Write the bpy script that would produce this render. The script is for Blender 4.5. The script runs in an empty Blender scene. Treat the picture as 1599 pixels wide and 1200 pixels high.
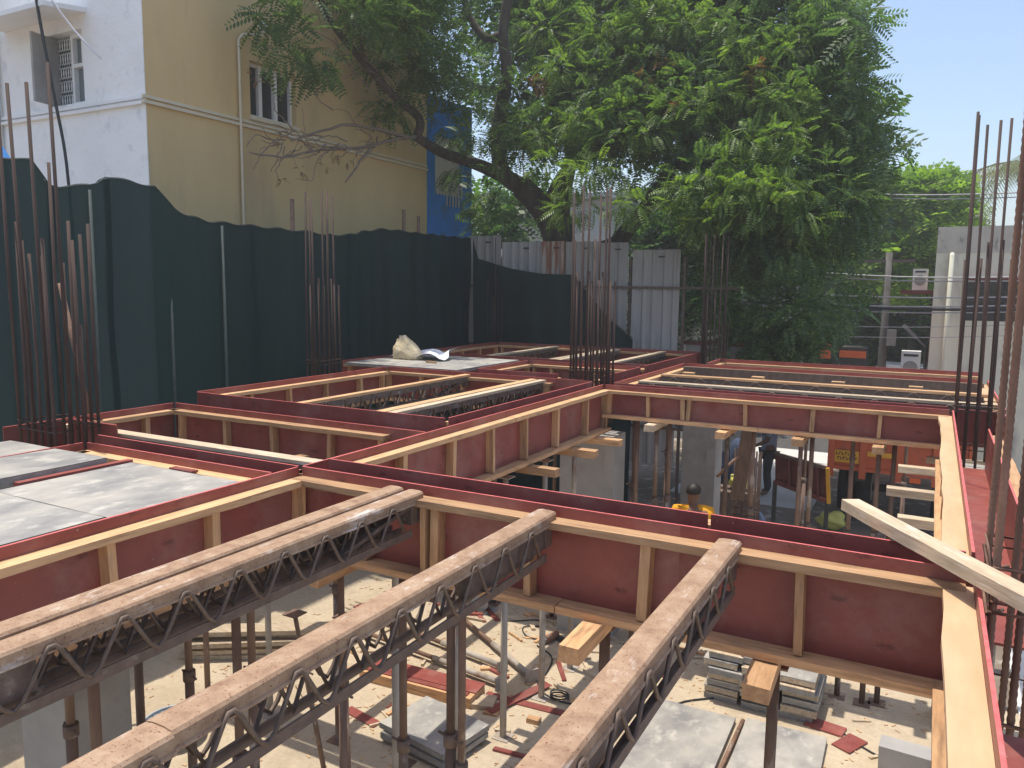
import bpy, math, random
import numpy as np
from mathutils import Vector, Matrix

random.seed(7)
rng = np.random.default_rng(11)
scn = bpy.context.scene
COL = scn.collection

# ------------------------------------------------------------------ camera
CAM = Vector((0, 0, 1.0))
YAW, PITCH, ROLL, FPX = math.radians(28.2627), math.radians(6.947), math.radians(0.687), 1220.56
_cy, _sy, _cp, _sp, _cr, _sr = (math.cos(YAW), math.sin(YAW), math.cos(PITCH), math.sin(PITCH), math.cos(ROLL), math.sin(ROLL))
FWD = Vector((-_sy * _cp, _cy * _cp, -_sp))
_R0 = Vector((_cy, _sy, 0)); _U0 = _R0.cross(FWD)
RGT = _R0 * _cr + _U0 * _sr
UPV = _U0 * _cr - _R0 * _sr
cam_d = bpy.data.cameras.new('camera'); cam = bpy.data.objects.new('camera', cam_d); COL.objects.link(cam)
m = Matrix((RGT, UPV, -FWD)).transposed().to_4x4(); m.translation = CAM
cam.matrix_world = m
cam_d.sensor_width = 36; cam_d.lens = 36 * FPX / 1599
cam_d.clip_start = 0.05; cam_d.clip_end = 3000
scn.camera = cam

# ------------------------------------------------------------------ light
SUN = Vector((-0.20, 0.03, 1.0)).normalized()
world = bpy.data.worlds.new('World'); scn.world = world; world.use_nodes = True
nt = world.node_tree; bg = nt.nodes['Background']
sky = nt.nodes.new('ShaderNodeTexSky'); sky.sky_type = 'NISHITA'; sky.sun_disc = False
sky.sun_elevation = math.asin(SUN.z); sky.sun_rotation = math.atan2(SUN.x, SUN.y)
sky.air_density = 1.0; sky.dust_density = 1.9; sky.ozone_density = 0.9
nt.links.new(sky.outputs[0], bg.inputs[0]); bg.inputs[1].default_value = 0.15
sd = bpy.data.lights.new('sun', 'SUN'); sd.energy = 3.2; sd.angle = math.radians(0.53); sd.color = (1.0, 0.93, 0.82)
so = bpy.data.objects.new('sun', sd); COL.objects.link(so)
so.rotation_euler = (-SUN).to_track_quat('-Z', 'Y').to_euler(); so.location = (0, 0, 30)
scn.view_settings.view_transform = 'Standard'; scn.view_settings.look = 'None'
scn.view_settings.exposure = 0.58; scn.view_settings.gamma = 1.0
scn.view_settings.use_curve_mapping = False

FLOOR = -2.9

def ray(px, py):
    return FWD + RGT * ((px - 800) / FPX) + UPV * ((600 - py) / FPX)
def at(px, py, **k):
    d = ray(px, py); (a, v), = k.items()
    i = 'xyz'.index(a)
    return CAM + d * ((v - CAM[i]) / d[i])

# ------------------------------------------------------------------ materials
MATS = {}
def _nodes(name):
    mt = bpy.data.materials.new(name); mt.use_nodes = True
    n = mt.node_tree.nodes; l = mt.node_tree.links
    return mt, n, l, n['Principled BSDF']
def coords(n, l, stretch=(1, 1, 1), rand=True):
    tc = n.new('ShaderNodeTexCoord'); mp = n.new('ShaderNodeMapping')
    mp.inputs['Scale'].default_value = stretch
    if rand:
        oi = n.new('ShaderNodeObjectInfo'); ad = n.new('ShaderNodeVectorMath'); ad.operation = 'MULTIPLY_ADD'
        cb = n.new('ShaderNodeCombineXYZ')
        for i in range(3): l.new(oi.outputs['Random'], cb.inputs[i])
        ad.inputs[1].default_value = (37.1, 23.7, 51.3)
        l.new(cb.outputs[0], ad.inputs[0]); l.new(tc.outputs['Object'], ad.inputs[2])
        l.new(ad.outputs[0], mp.inputs['Vector'])
    else:
        l.new(tc.outputs['Object'], mp.inputs['Vector'])
    return mp.outputs[0]
def noise(n, l, vec, scale, detail=6, rough=0.6, dist=0):
    t = n.new('ShaderNodeTexNoise'); t.inputs['Scale'].default_value = scale; t.inputs['Detail'].default_value = detail
    t.inputs['Roughness'].default_value = rough; t.inputs['Distortion'].default_value = dist
    l.new(vec, t.inputs['Vector']); return t.outputs[0]
def ramp(n, l, fac, stops):
    r = n.new('ShaderNodeValToRGB'); e = r.color_ramp.elements
    while len(e) < len(stops): e.new(0.5)
    for i, (p, c) in enumerate(stops):
        e[i].position = p; e[i].color = (*c, 1) if len(c) == 3 else c
    l.new(fac, r.inputs[0]); return r.outputs[0]
def mix(n, l, fac, a, b, mode='MIX'):
    x = n.new('ShaderNodeMix'); x.data_type = 'RGBA'; x.blend_type = mode
    for s, v in ((x.inputs[0], fac), (x.inputs[6], a), (x.inputs[7], b)):
        if hasattr(v, 'links'): l.new(v, s)
        elif isinstance(v, (int, float)): s.default_value = v
        else: s.default_value = (*v, 1)
    return x.outputs[2]
def bumpn(n, l, b, h, strength, dist=0.01):
    bp = n.new('ShaderNodeBump'); bp.inputs['Strength'].default_value = strength; bp.inputs['Distance'].default_value = dist
    l.new(h, bp.inputs['Height']); l.new(bp.outputs[0], b.inputs['Normal'])
def mat(name, c1, c2, scale=6, rough=0.7, stretch=(1, 1, 1), bump=0.15, c3=None, s3=25, t3=(0.58, 0.7), metal=0.0, vary=0.0, spec=0.5, detail=6, bd=0.01, lo=0.3, hi=0.7):
    mt, n, l, b = _nodes(name)
    v = coords(n, l, stretch); f = noise(n, l, v, scale, detail)
    col = ramp(n, l, f, [(lo, c1), (hi, c2)])
    if c3:
        g = noise(n, l, v, s3, 4)
        k = ramp(n, l, g, [(t3[0], (0, 0, 0)), (t3[1], (1, 1, 1))])
        col = mix(n, l, k, col, c3)
    if vary:
        oi = n.new('ShaderNodeObjectInfo')
        vr = ramp(n, l, oi.outputs['Random'], [(0, (1 - vary,) * 3), (1, (1 + vary,) * 3)])
        col = mix(n, l, 1.0, col, vr, 'MULTIPLY')
    l.new(col, b.inputs['Base Color']); b.inputs['Roughness'].default_value = rough; b.inputs['Metallic'].default_value = metal
    b.inputs['Specular IOR Level'].default_value = spec
    if bump: bumpn(n, l, b, noise(n, l, v, scale * 3, 5), bump, bd)
    MATS[name] = mt; return mt

def ply_mat(name, c1, c2, stamp=True):
    mt, n, l, b = _nodes(name)
    tc = n.new('ShaderNodeTexCoord'); sp = n.new('ShaderNodeSeparateXYZ'); l.new(tc.outputs['Object'], sp.inputs[0])
    ad = n.new('ShaderNodeMath'); ad.operation = 'ADD'; l.new(sp.outputs[0], ad.inputs[0]); l.new(sp.outputs[1], ad.inputs[1])
    cb = n.new('ShaderNodeCombineXYZ'); l.new(ad.outputs[0], cb.inputs[0]); l.new(sp.outputs[2], cb.inputs[1])
    v = coords(n, l, (1, 1, 1)); f = noise(n, l, v, 5, 6, 0.65)
    col = ramp(n, l, f, [(0.3, c1), (0.72, c2)])
    if stamp:
        mp = n.new('ShaderNodeMapping'); mp.inputs['Rotation'].default_value = (0, 0, math.radians(38)); mp.inputs['Scale'].default_value = (4.6, 12.0, 1)
        l.new(cb.outputs[0], mp.inputs[0])
        vo = n.new('ShaderNodeTexVoronoi'); vo.inputs['Scale'].default_value = 1.0; vo.inputs['Randomness'].default_value = 0.6
        l.new(mp.outputs[0], vo.inputs['Vector'])
        nz = noise(n, l, v, 70, 3)
        mm = n.new('ShaderNodeMath'); mm.operation = 'MULTIPLY_ADD'; mm.inputs[1].default_value = 0.42; l.new(nz, mm.inputs[0]); l.new(vo.outputs[0], mm.inputs[2])
        k = ramp(n, l, mm.outputs[0], [(0.27, (1, 1, 1)), (0.42, (0, 0, 0))])
        col = mix(n, l, k, col, tuple(x * 0.62 for x in c1))
    # cement dust and scuffs
    d = ramp(n, l, noise(n, l, v, 2.2, 8, 0.7), [(0.50, (0, 0, 0)), (0.78, (0.62, 0.62, 0.62))])
    col = mix(n, l, d, col, (0.37, 0.24, 0.20))
    sp2 = ramp(n, l, noise(n, l, v, 34, 4, 0.7), [(0.69, (0, 0, 0)), (0.74, (0.75, 0.75, 0.75))])
    col = mix(n, l, sp2, col, (0.50, 0.43, 0.38))
    oi2 = n.new('ShaderNodeObjectInfo'); col = mix(n, l, 1.0, col, ramp(n, l, oi2.outputs['Random'], [(0, (0.86, 0.84, 0.84)), (1, (1.14, 1.12, 1.1))]), 'MULTIPLY')
    l.new(col, b.inputs['Base Color'])
    l.new(ramp(n, l, f, [(0.3, (0.38,) * 3), (0.7, (0.55,) * 3)]), b.inputs['Roughness'])
    bumpn(n, l, b, f, 0.05)
    MATS[name] = mt; return mt

ply_mat('ply', (0.215, 0.052, 0.043), (0.31, 0.083, 0.065))
mat('ply_edge', (0.52, 0.085, 0.085), (0.62, 0.17, 0.155), 30, 0.6, bump=0)  # red edge paint, brightened to carry the sunlight on top faces
for ax, st in (('x', (1, 9, 9)), ('y', (9, 1, 9)), ('z', (9, 9, 1))):
    mat('wood_' + ax, (0.43, 0.24, 0.115), (0.63, 0.385, 0.20), 4.5, 0.75, st, 0.45, (0.27, 0.155, 0.08), 2.6, (0.54, 0.72), vary=0.26, bd=0.005)
    mat('oldwood_' + ax, (0.36, 0.27, 0.18), (0.58, 0.47, 0.33), 4.5, 0.85, st, 0.4, (0.62, 0.58, 0.5), 5, (0.58, 0.72), vary=0.15, bd=0.004)
mat('raftwood', (0.50, 0.315, 0.17), (0.62, 0.415, 0.245), 2.2, 0.7, (5, 1, 5), 0.12, (0.52, 0.36, 0.2), 1.2, (0.55, 0.8), vary=0.05, bd=0.003)
def rust_top():
    mt, n, l, b = _nodes('rust_top')
    v = coords(n, l); f = noise(n, l, v, 14, 8, 0.7)
    col = ramp(n, l, f, [(0.25, (0.20, 0.115, 0.07)), (0.5, (0.35, 0.225, 0.14)), (0.75, (0.46, 0.33, 0.225))])
    sp = noise(n, l, v, 130, 3)
    col = mix(n, l, ramp(n, l, sp, [(0.6, (0, 0, 0)), (0.68, (1, 1, 1))]), col, (0.16, 0.055, 0.03))
    v2 = coords(n, l, (4, 1.2, 4))
    w = noise(n, l, v2, 3.2, 9, 0.72)
    col = mix(n, l, ramp(n, l, w, [(0.56, (0, 0, 0)), (0.68, (0.85, 0.85, 0.85))]), col, (0.66, 0.60, 0.54))
    l.new(col, b.inputs['Base Color']); b.inputs['Roughness'].default_value = 0.62; b.inputs['Specular IOR Level'].default_value = 0.4
    bumpn(n, l, b, w, 0.5, 0.004); MATS['rust_top'] = mt
rust_top()
mat('rust', (0.13, 0.075, 0.05), (0.27, 0.155, 0.10), 16, 0.75, bump=0.3, c3=(0.36, 0.30, 0.25), s3=9, t3=(0.6, 0.72), bd=0.003)
mat('dark_steel', (0.10, 0.07, 0.055), (0.19, 0.13, 0.10), 18, 0.65, bump=0.25, c3=(0.30, 0.26, 0.22), s3=12, t3=(0.62, 0.74), bd=0.003)
mat('rod', (0.10, 0.068, 0.05), (0.18, 0.125, 0.09), 30, 0.6, bump=0)
mat('rebar_ribbed', (0.13, 0.068, 0.046), (0.24, 0.135, 0.092), 9, 0.8, (1, 1, 0.3), 0.2, bd=0.002, vary=0.2)
mat('brown_board', (0.13, 0.085, 0.06), (0.21, 0.14, 0.10), 5, 0.85, (4, 4, 1), 0.3, bd=0.003)
mat('rebar', (0.045, 0.027, 0.021), (0.088, 0.052, 0.040), 9, 0.8, (1, 1, 0.3), 0.2, bd=0.002, vary=0.2)
mat('prop', (0.12, 0.075, 0.055), (0.22, 0.14, 0.10), 10, 0.7, (1, 1, 0.4), 0.2, (0.42, 0.38, 0.33), 7, (0.58, 0.72), vary=0.25, bd=0.002)
mat('prop_grey', (0.30, 0.26, 0.21), (0.46, 0.41, 0.35), 10, 0.7, (1, 1, 0.4), 0.2, (0.24, 0.13, 0.09), 7, (0.56, 0.7), bd=0.002)
mat('plate', (0.225, 0.22, 0.215), (0.42, 0.395, 0.345), 1.7, 0.5, (1.6, 1, 1), 0.15, (0.50, 0.475, 0.42), 6, (0.53, 0.72), detail=9, vary=0.08, bd=0.003, spec=0.6, lo=0.36, hi=0.62)
mat('plate_side', (0.22, 0.205, 0.18), (0.36, 0.335, 0.30), 14, 0.8, bump=0.3, bd=0.003)
def floor_mat():
    mt, n, l, b = _nodes('floor')
    v = coords(n, l, rand=False)
    col = ramp(n, l, noise(n, l, v, 0.9, 8, 0.62), [(0.3, (0.42, 0.335, 0.225)), (0.5, (0.56, 0.46, 0.325)), (0.7, (0.46, 0.39, 0.30))])
    col = mix(n, l, ramp(n, l, noise(n, l, v, 22, 6, 0.7), [(0.45, (0, 0, 0)), (0.8, (0.55, 0.55, 0.55))]), col, (0.33, 0.26, 0.18))
    col = mix(n, l, ramp(n, l, noise(n, l, v, 90, 2), [(0.68, (0, 0, 0)), (0.74, (0.8, 0.8, 0.8))]), col, (0.58, 0.46, 0.30))
    col = mix(n, l, ramp(n, l, noise(n, l, v, 1.7, 9, 0.7), [(0.52, (0, 0, 0)), (0.66, (0.45, 0.45, 0.45))]), col, (0.30, 0.235, 0.16))
    l.new(col, b.inputs['Base Color']); b.inputs['Roughness'].default_value = 0.9
    bumpn(n, l, b, noise(n, l, v, 9, 10, 0.75), 0.7, 0.03); MATS['floor'] = mt
floor_mat()
mat('earth', (0.15, 0.115, 0.085), (0.25, 0.20, 0.155), 0.8, 0.95, bump=0.5, c3=(0.45, 0.40, 0.34), s3=4, t3=(0.55, 0.7), bd=0.03, detail=9)  # brown soil, darkened to stand in for shade on the rear ground
mat('pale_ground', (0.52, 0.50, 0.46), (0.66, 0.64, 0.60), 2.5, 0.9, bump=0.4, bd=0.02, detail=9)
mat('asphalt', (0.055, 0.055, 0.055), (0.09, 0.088, 0.085), 3, 0.9, bump=0.3)
mat('conc_grey', (0.30, 0.29, 0.275), (0.40, 0.385, 0.36), 3, 0.85, bump=0.15, c3=(0.25, 0.235, 0.215), s3=2, t3=(0.55, 0.75), bd=0.01)
mat('white_plaster', (0.82, 0.82, 0.805), (0.90, 0.90, 0.88), 1.3, 0.85, bump=1.0, c3=(0.66, 0.67, 0.67), s3=3.4, t3=(0.58, 0.74), bd=0.03, detail=10)
mat('yellow_plaster', (0.62, 0.455, 0.22), (0.70, 0.53, 0.27), 0.8, 0.85, (1, 1.3, 0.35), 0.2, (0.47, 0.365, 0.21), 1.1, (0.50, 0.80), bd=0.01, detail=10)
mat('yellow_trim', (0.62, 0.55, 0.40), (0.70, 0.63, 0.48), 3, 0.8, bump=0.2)
mat('white_trim', (0.78, 0.78, 0.76), (0.86, 0.86, 0.85), 4, 0.7, bump=0.15)
mat('blue_paint', (0.02, 0.19, 0.58), (0.04, 0.25, 0.66), 2, 0.75, bump=0.15, c3=(0.05, 0.16, 0.34), s3=3)
mat('cream_plaster', (0.78, 0.76, 0.60), (0.85, 0.83, 0.68), 1.2, 0.9, (1, 1, 0.35), 0.2, (0.46, 0.45, 0.40), 1.6, (0.56, 0.74), detail=9)
mat('stain_plaster', (0.50, 0.47, 0.40), (0.70, 0.66, 0.56), 2.5, 0.9, (1, 1, 0.5), 0.3, (0.24, 0.23, 0.2), 4, (0.55, 0.7), detail=9)
mat('pvc', (0.66, 0.68, 0.66), (0.76, 0.78, 0.76), 5, 0.5, bump=0)
mat('white_frame', (0.78, 0.78, 0.76), (0.84, 0.84, 0.82), 8, 0.5, bump=0)
mat('sheet_metal', (0.31, 0.295, 0.28), (0.40, 0.385, 0.365), 1.5, 0.5, (1, 1, 0.3), 0.1, (0.25, 0.235, 0.22), 3, (0.55, 0.75), metal=0.0, vary=0.1)
mat('rusty_sheet', (0.36, 0.30, 0.26), (0.46, 0.40, 0.36), 2.0, 0.65, (3, 1, 0.25), 0.1, (0.30, 0.12, 0.06), 3.5, (0.47, 0.56))
mat('bark', (0.05, 0.040, 0.033), (0.125, 0.10, 0.085), 8, 0.95, (1, 1, 0.35), 0.8, bd=0.03, detail=9)
mat('twig', (0.17, 0.125, 0.095), (0.27, 0.21, 0.165), 8, 0.9, bump=0.2)
mat('net_post', (0.028, 0.045, 0.044), (0.05, 0.07, 0.066), 10, 0.7, bump=0)
mat('dark_metal', (0.03, 0.03, 0.032), (0.06, 0.06, 0.06), 10, 0.5, bump=0)
mat('rubber', (0.02, 0.02, 0.02), (0.04, 0.04, 0.038), 10, 0.85, bump=0.1)
mat('orange', (0.46, 0.085, 0.03), (0.56, 0.12, 0.045), 4, 0.55, bump=0.05, c3=(0.36, 0.09, 0.05), s3=4)
mat('truck_yellow', (0.62, 0.30, 0.02), (0.70, 0.36, 0.03), 6, 0.5, bump=0)
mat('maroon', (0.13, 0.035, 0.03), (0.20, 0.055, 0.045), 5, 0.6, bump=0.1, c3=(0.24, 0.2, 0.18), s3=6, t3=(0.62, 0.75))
mat('red_orange', (0.70, 0.11, 0.02), (0.78, 0.15, 0.03), 4, 0.45, bump=0)
mat('car_white', (0.62, 0.63, 0.64), (0.68, 0.69, 0.70), 2, 0.25, bump=0)
mat('tarp_blue', (0.01, 0.14, 0.42), (0.02, 0.2, 0.52), 3, 0.5, bump=0.3)
mat('denim', (0.03, 0.05, 0.10), (0.07, 0.10, 0.17), 7, 0.9, bump=0.5, bd=0.02)
mat('sack_yellow', (0.46, 0.44, 0.09), (0.60, 0.57, 0.16), 6, 0.7, bump=0.6, bd=0.02)
mat('shirt_orange', (0.78, 0.34, 0.01), (0.85, 0.42, 0.02), 5, 0.85, bump=0.2)
mat('shirt_grey', (0.30, 0.34, 0.42), (0.40, 0.44, 0.52), 5, 0.85, bump=0.2)
mat('trousers', (0.04, 0.04, 0.05), (0.07, 0.07, 0.08), 5, 0.9, bump=0.2)
mat('skin', (0.20, 0.10, 0.06), (0.25, 0.13, 0.08), 5, 0.6, bump=0)
mat('hair', (0.012, 0.01, 0.01), (0.025, 0.02, 0.018), 20, 0.6, bump=0.3)
mat('rock', (0.52, 0.42, 0.26), (0.68, 0.58, 0.40), 9, 0.9, bump=0.8, c3=(0.40, 0.31, 0.19), s3=14, bd=0.02, detail=9)
mat('cloth_white', (0.66, 0.66, 0.72), (0.76, 0.76, 0.80), 6, 0.9, bump=0.3)
mat('cable_black', (0.02, 0.022, 0.025), (0.035, 0.037, 0.04), 6, 0.6, bump=0)
mat('wire_grey', (0.36, 0.36, 0.36), (0.46, 0.46, 0.46), 6, 0.4, bump=0)
mat('pole_concrete', (0.10, 0.09, 0.08), (0.16, 0.15, 0.135), 3, 0.9, bump=0.2)  # tree shade over the pole is put into this dark tone
mat('bucket', (0.36, 0.40, 0.42), (0.46, 0.50, 0.52), 4, 0.45, bump=0)
mat('ink', (0.012, 0.012, 0.012), (0.02, 0.02, 0.02), 5, 0.7, bump=0)
def glass_mat(name, c, r=0.12):
    mt, n, l, b = _nodes(name); b.inputs['Base Color'].default_value = (*c, 1); b.inputs['Roughness'].default_value = r
    b.inputs['Specular IOR Level'].default_value = 0.6; MATS[name] = mt
glass_mat('glass_dark', (0.035, 0.04, 0.042)); glass_mat('glass_grey', (0.16, 0.19, 0.20), 0.2)
glass_mat('lamp_glass', (0.8, 0.8, 0.8), 0.1)
def net_mat():
    mt, n, l, b = _nodes('shade_net')
    v = coords(n, l, rand=False)
    v = coords(n, l, (1, 1.6, 0.14), rand=False)
    col = ramp(n, l, noise(n, l, v, 1.6, 8, 0.65), [(0.3, (0.007, 0.025, 0.027)), (0.7, (0.013, 0.038, 0.038))])
    l.new(col, b.inputs['Base Color']); b.inputs['Roughness'].default_value = 0.8; b.inputs['Specular IOR Level'].default_value = 0.25
    tl = n.new('ShaderNodeBsdfTranslucent'); tl.inputs[0].default_value = (0.01, 0.06, 0.055, 1)
    tr = n.new('ShaderNodeBsdfTransparent')
    m1 = n.new('ShaderNodeMixShader'); m1.inputs[0].default_value = 0.12
    m2 = n.new('ShaderNodeMixShader'); m2.inputs[0].default_value = 0.025
    l.new(b.outputs[0], m1.inputs[1]); l.new(tl.outputs[0], m1.inputs[2]); l.new(m1.outputs[0], m2.inputs[1]); l.new(tr.outputs[0], m2.inputs[2])
    l.new(m2.outputs[0], n['Material Output'].inputs[0]); MATS['shade_net'] = mt
net_mat()
def leaf_mat(name, a, b_, c, trans):
    mt, n, l, b = _nodes(name)
    g = n.new('ShaderNodeNewGeometry'); v = coords(n, l, rand=False)
    rnd = ramp(n, l, g.outputs['Random Per Island'], [(0.0, a), (0.55, b_), (0.93, c), (1.0, tuple(x * 1.3 for x in c))])
    cl = ramp(n, l, noise(n, l, v, 0.55, 3), [(0.3, (0.72, 0.78, 0.8)), (0.7, (1.25, 1.18, 0.95))])
    col = mix(n, l, 1.0, rnd, cl, 'MULTIPLY')
    l.new(col, b.inputs['Base Color']); b.inputs['Roughness'].default_value = 0.5; b.inputs['Specular IOR Level'].default_value = 0.35
    tl = n.new('ShaderNodeBsdfTranslucent'); l.new(mix(n, l, 1.0, col, trans, 'MULTIPLY'), tl.inputs[0])
    ms = n.new('ShaderNodeMixShader'); ms.inputs[0].default_value = 0.38
    l.new(b.outputs[0], ms.inputs[1]); l.new(tl.outputs[0], ms.inputs[2]); l.new(ms.outputs[0], n['Material Output'].inputs[0]); MATS[name] = mt
leaf_mat('leaf', (0.060, 0.105, 0.052), (0.092, 0.155, 0.066), (0.15, 0.215, 0.085), (1.7, 2.0, 0.9))
leaf_mat('leaf_lit', (0.09, 0.15, 0.05), (0.135, 0.21, 0.06), (0.20, 0.28, 0.075), (1.6, 1.9, 0.7))  # brighter leaf copy; sunlight on the outer sprays is put into its colour
leaf_mat('leaf_dark', (0.04, 0.085, 0.04), (0.06, 0.12, 0.048), (0.09, 0.16, 0.05), (1.6, 1.9, 0.9))  # darker leaf copy; inner-crown and street shade is put into its colour
leaf_mat('leaf_bright', (0.13, 0.21, 0.04), (0.19, 0.29, 0.055), (0.26, 0.37, 0.07), (1.6, 1.9, 0.7))
leaf_mat('palm_leaf', (0.10, 0.12, 0.06), (0.16, 0.18, 0.09), (0.22, 0.22, 0.11), (1.4, 1.6, 0.8))
leaf_mat('dry_leaf', (0.14, 0.075, 0.035), (0.20, 0.11, 0.05), (0.26, 0.15, 0.07), (1.5, 1.4, 0.9))

# ------------------------------------------------------------------ mesh helpers
class MB:
    def __init__(s): s.v = []; s.f = []; s.mi = []; s.sm = []
    def add(s, vs, fs, mi=0, smooth=False):
        o = len(s.v); s.v += [tuple(v) for v in vs]
        for i, f in enumerate(fs):
            s.f.append(tuple(o + k for k in f)); s.mi.append(mi[i] if isinstance(mi, (list, tuple)) else mi); s.sm.append(smooth)
        return s
    def box(s, a, b, mi=0, top=None):
        (x0, y0, z0), (x1, y1, z1) = a, b
        x0, x1 = min(x0, x1), max(x0, x1); y0, y1 = min(y0, y1), max(y0, y1); z0, z1 = min(z0, z1), max(z0, z1)
        vs = [(x0, y0, z0), (x1, y0, z0), (x1, y1, z0), (x0, y1, z0), (x0, y0, z1), (x1, y0, z1), (x1, y1, z1), (x0, y1, z1)]
        fs = [(0, 3, 2, 1), (4, 5, 6, 7), (0, 1, 5, 4), (1, 2, 6, 5), (2, 3, 7, 6), (3, 0, 4, 7)]
        t = mi if top is None else top
        return s.add(vs, fs, [mi, t, mi, mi, mi, mi])
    def bar(s, p, q, w, h, up=(0, 0, 1), mi=0, jit=0.0):
        p, q = Vector(p), Vector(q); d = (q - p).normalized(); up = Vector(up)
        if abs(d.dot(up)) > 0.98: up = Vector((0, 1, 0))
        r = d.cross(up).normalized(); u = r.cross(d)
        J = lambda: random.uniform(-jit, jit)
        vs = []
        for c in (p, q):
            for (a, b) in ((-1, -1), (1, -1), (1, 1), (-1, 1)):
                vs.append(c + r * (a * w / 2 + J()) + u * (b * h / 2 + J()) + d * J())
        return s.add(vs, [(0, 1, 2, 3), (7, 6, 5, 4), (0, 4, 5, 1), (1, 5, 6, 2), (2, 6, 7, 3), (3, 7, 4, 0)], mi)
    def tube(s, pts, rad, n=8, mi=0, smooth=True, cap=True):
        pts = [Vector(p) for p in pts]
        if not isinstance(rad, (list, tuple)): rad = [rad] * len(pts)
        prev = None; vs = []; fs = []
        for i, p in enumerate(pts):
            d = (pts[min(i + 1, len(pts) - 1)] - pts[max(i - 1, 0)]).normalized()
            if prev is None:
                a = Vector((0, 0, 1)) if abs(d.z) < 0.9 else Vector((1, 0, 0))
                prev = d.cross(a).normalized()
            u = (prev - d * prev.dot(d)).normalized(); prev = u; w = d.cross(u)
            for k in range(n):
                t = 2 * math.pi * k / n
                vs.append(p + (u * math.cos(t) + w * math.sin(t)) * rad[i])
        for i in range(len(pts) - 1):
            for k in range(n):
                a = i * n + k; b = i * n + (k + 1) % n
                fs.append((a, b, b + n, a + n))
        s.add(vs, fs, mi, smooth)
        if cap:
            o = len(s.v) - len(vs)
            s.f.append(tuple(o + k for k in range(n - 1, -1, -1))); s.mi.append(mi); s.sm.append(False)
            s.f.append(tuple(o + len(vs) - n + k for k in range(n))); s.mi.append(mi); s.sm.append(False)
        return s
    def sweep(s, prof, p, q, mi=0):
        p, q = Vector(p), Vector(q); d = (q - p).normalized(); r = d.cross(Vector((0, 0, 1))).normalized(); u = r.cross(d); n = len(prof)
        vs = [c + r * a + u * b for c in (p, q) for a, b in prof]
        fs = [(k, (k + 1) % n, n + (k + 1) % n, n + k) for k in range(n)] + [tuple(range(n - 1, -1, -1)), tuple(range(n, 2 * n))]
        return s.add(vs, fs, mi)
    def grid(s, fn, nu, nv, mi=0, smooth=True):
        vs = [fn(i / nu, j / nv) for j in range(nv + 1) for i in range(nu + 1)]
        fs = [(j * (nu + 1) + i, j * (nu + 1) + i + 1, (j + 1) * (nu + 1) + i + 1, (j + 1) * (nu + 1) + i) for j in range(nv) for i in range(nu)]
        return s.add(vs, fs, mi, smooth)
    def ball(s, c, r, n=10, mi=0, fn=None):
        c = Vector(c); rr = Vector(r) if isinstance(r, (tuple, list)) else Vector((r, r, r))
        vs = []; fs = []; m_ = n // 2 + 1
        for j in range(m_ + 1):
            t = math.pi * j / m_
            for i in range(n):
                p = 2 * math.pi * i / n
                d = Vector((math.sin(t) * math.cos(p), math.sin(t) * math.sin(p), math.cos(t)))
                k = fn(d) if fn else 1
                vs.append(c + Vector((d.x * rr.x, d.y * rr.y, d.z * rr.z)) * k)
        for j in range(m_):
            for i in range(n):
                fs.append((j * n + i, (j + 1) * n + i, (j + 1) * n + (i + 1) % n, j * n + (i + 1) % n))
        return s.add(vs, fs, mi, True)
def link_mesh(name, mb, mats, loc, parent=None):
    me = bpy.data.meshes.new(name)
    lx, ly, lz = loc
    me.from_pydata([(x - lx, y - ly, z - lz) for x, y, z in mb.v], [], mb.f)
    for k in (mats if isinstance(mats, (list, tuple)) else [mats]): me.materials.append(MATS[k])
    me.polygons.foreach_set('material_index', mb.mi); me.polygons.foreach_set('use_smooth', mb.sm); me.update()
    o = bpy.data.objects.new(name, me); COL.objects.link(o)
    if parent: o.parent = parent
    else: o.location = loc
    return o
def base_of(mbs):
    a = np.concatenate([np.array(m_.v) for m_ in mbs]); lo, hi = a.min(0), a.max(0)
    return ((lo[0] + hi[0]) / 2, (lo[1] + hi[1]) / 2, lo[2])
def tag(o, label=None, cat=None, group=None, kind=None):
    if label: o['label'] = label
    if cat: o['category'] = cat
    if group: o['group'] = group
    if kind: o['kind'] = kind
    return o
class Thing:
    """collects parts, then makes an Empty at the base that parents them"""
    def __init__(s, name, label, cat, group=None): s.a = (name, label, cat, group); s.p = []
    def part(s, name, mb, mats, parent=None, kind=None, label=None):
        s.p.append((name, mb, mats, parent, kind, label)); return len(s.p) - 1
    def done(s):
        name, label, cat, group = s.a
        loc = base_of([p[1] for p in s.p if p[1].v]); e = bpy.data.objects.new(name, None); COL.objects.link(e); e.location = loc
        e.empty_display_size = 0.1
        tag(e, label, cat, group); objs = []
        for (n_, mb, mats, par, kind, lab) in s.p:
            o = link_mesh(n_, mb, mats, loc, e if par is None else objs[par])
            if kind: o['kind'] = kind
            if lab: o['label'] = lab
            objs.append(o)
        s.root = e; return e
def solo(name, mb, mats, label, cat, group=None):
    return tag(link_mesh(name, mb, mats, base_of([mb])), label, cat, group)
def struct(name, mb, mats):
    return tag(link_mesh(name, mb, mats, (0, 0, 0)), kind='structure')
def stuff(name, mb, mats, label=None, cat=None):
    o = tag(link_mesh(name, mb, mats, (0, 0, 0)), label, cat, kind='stuff'); return o

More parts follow.
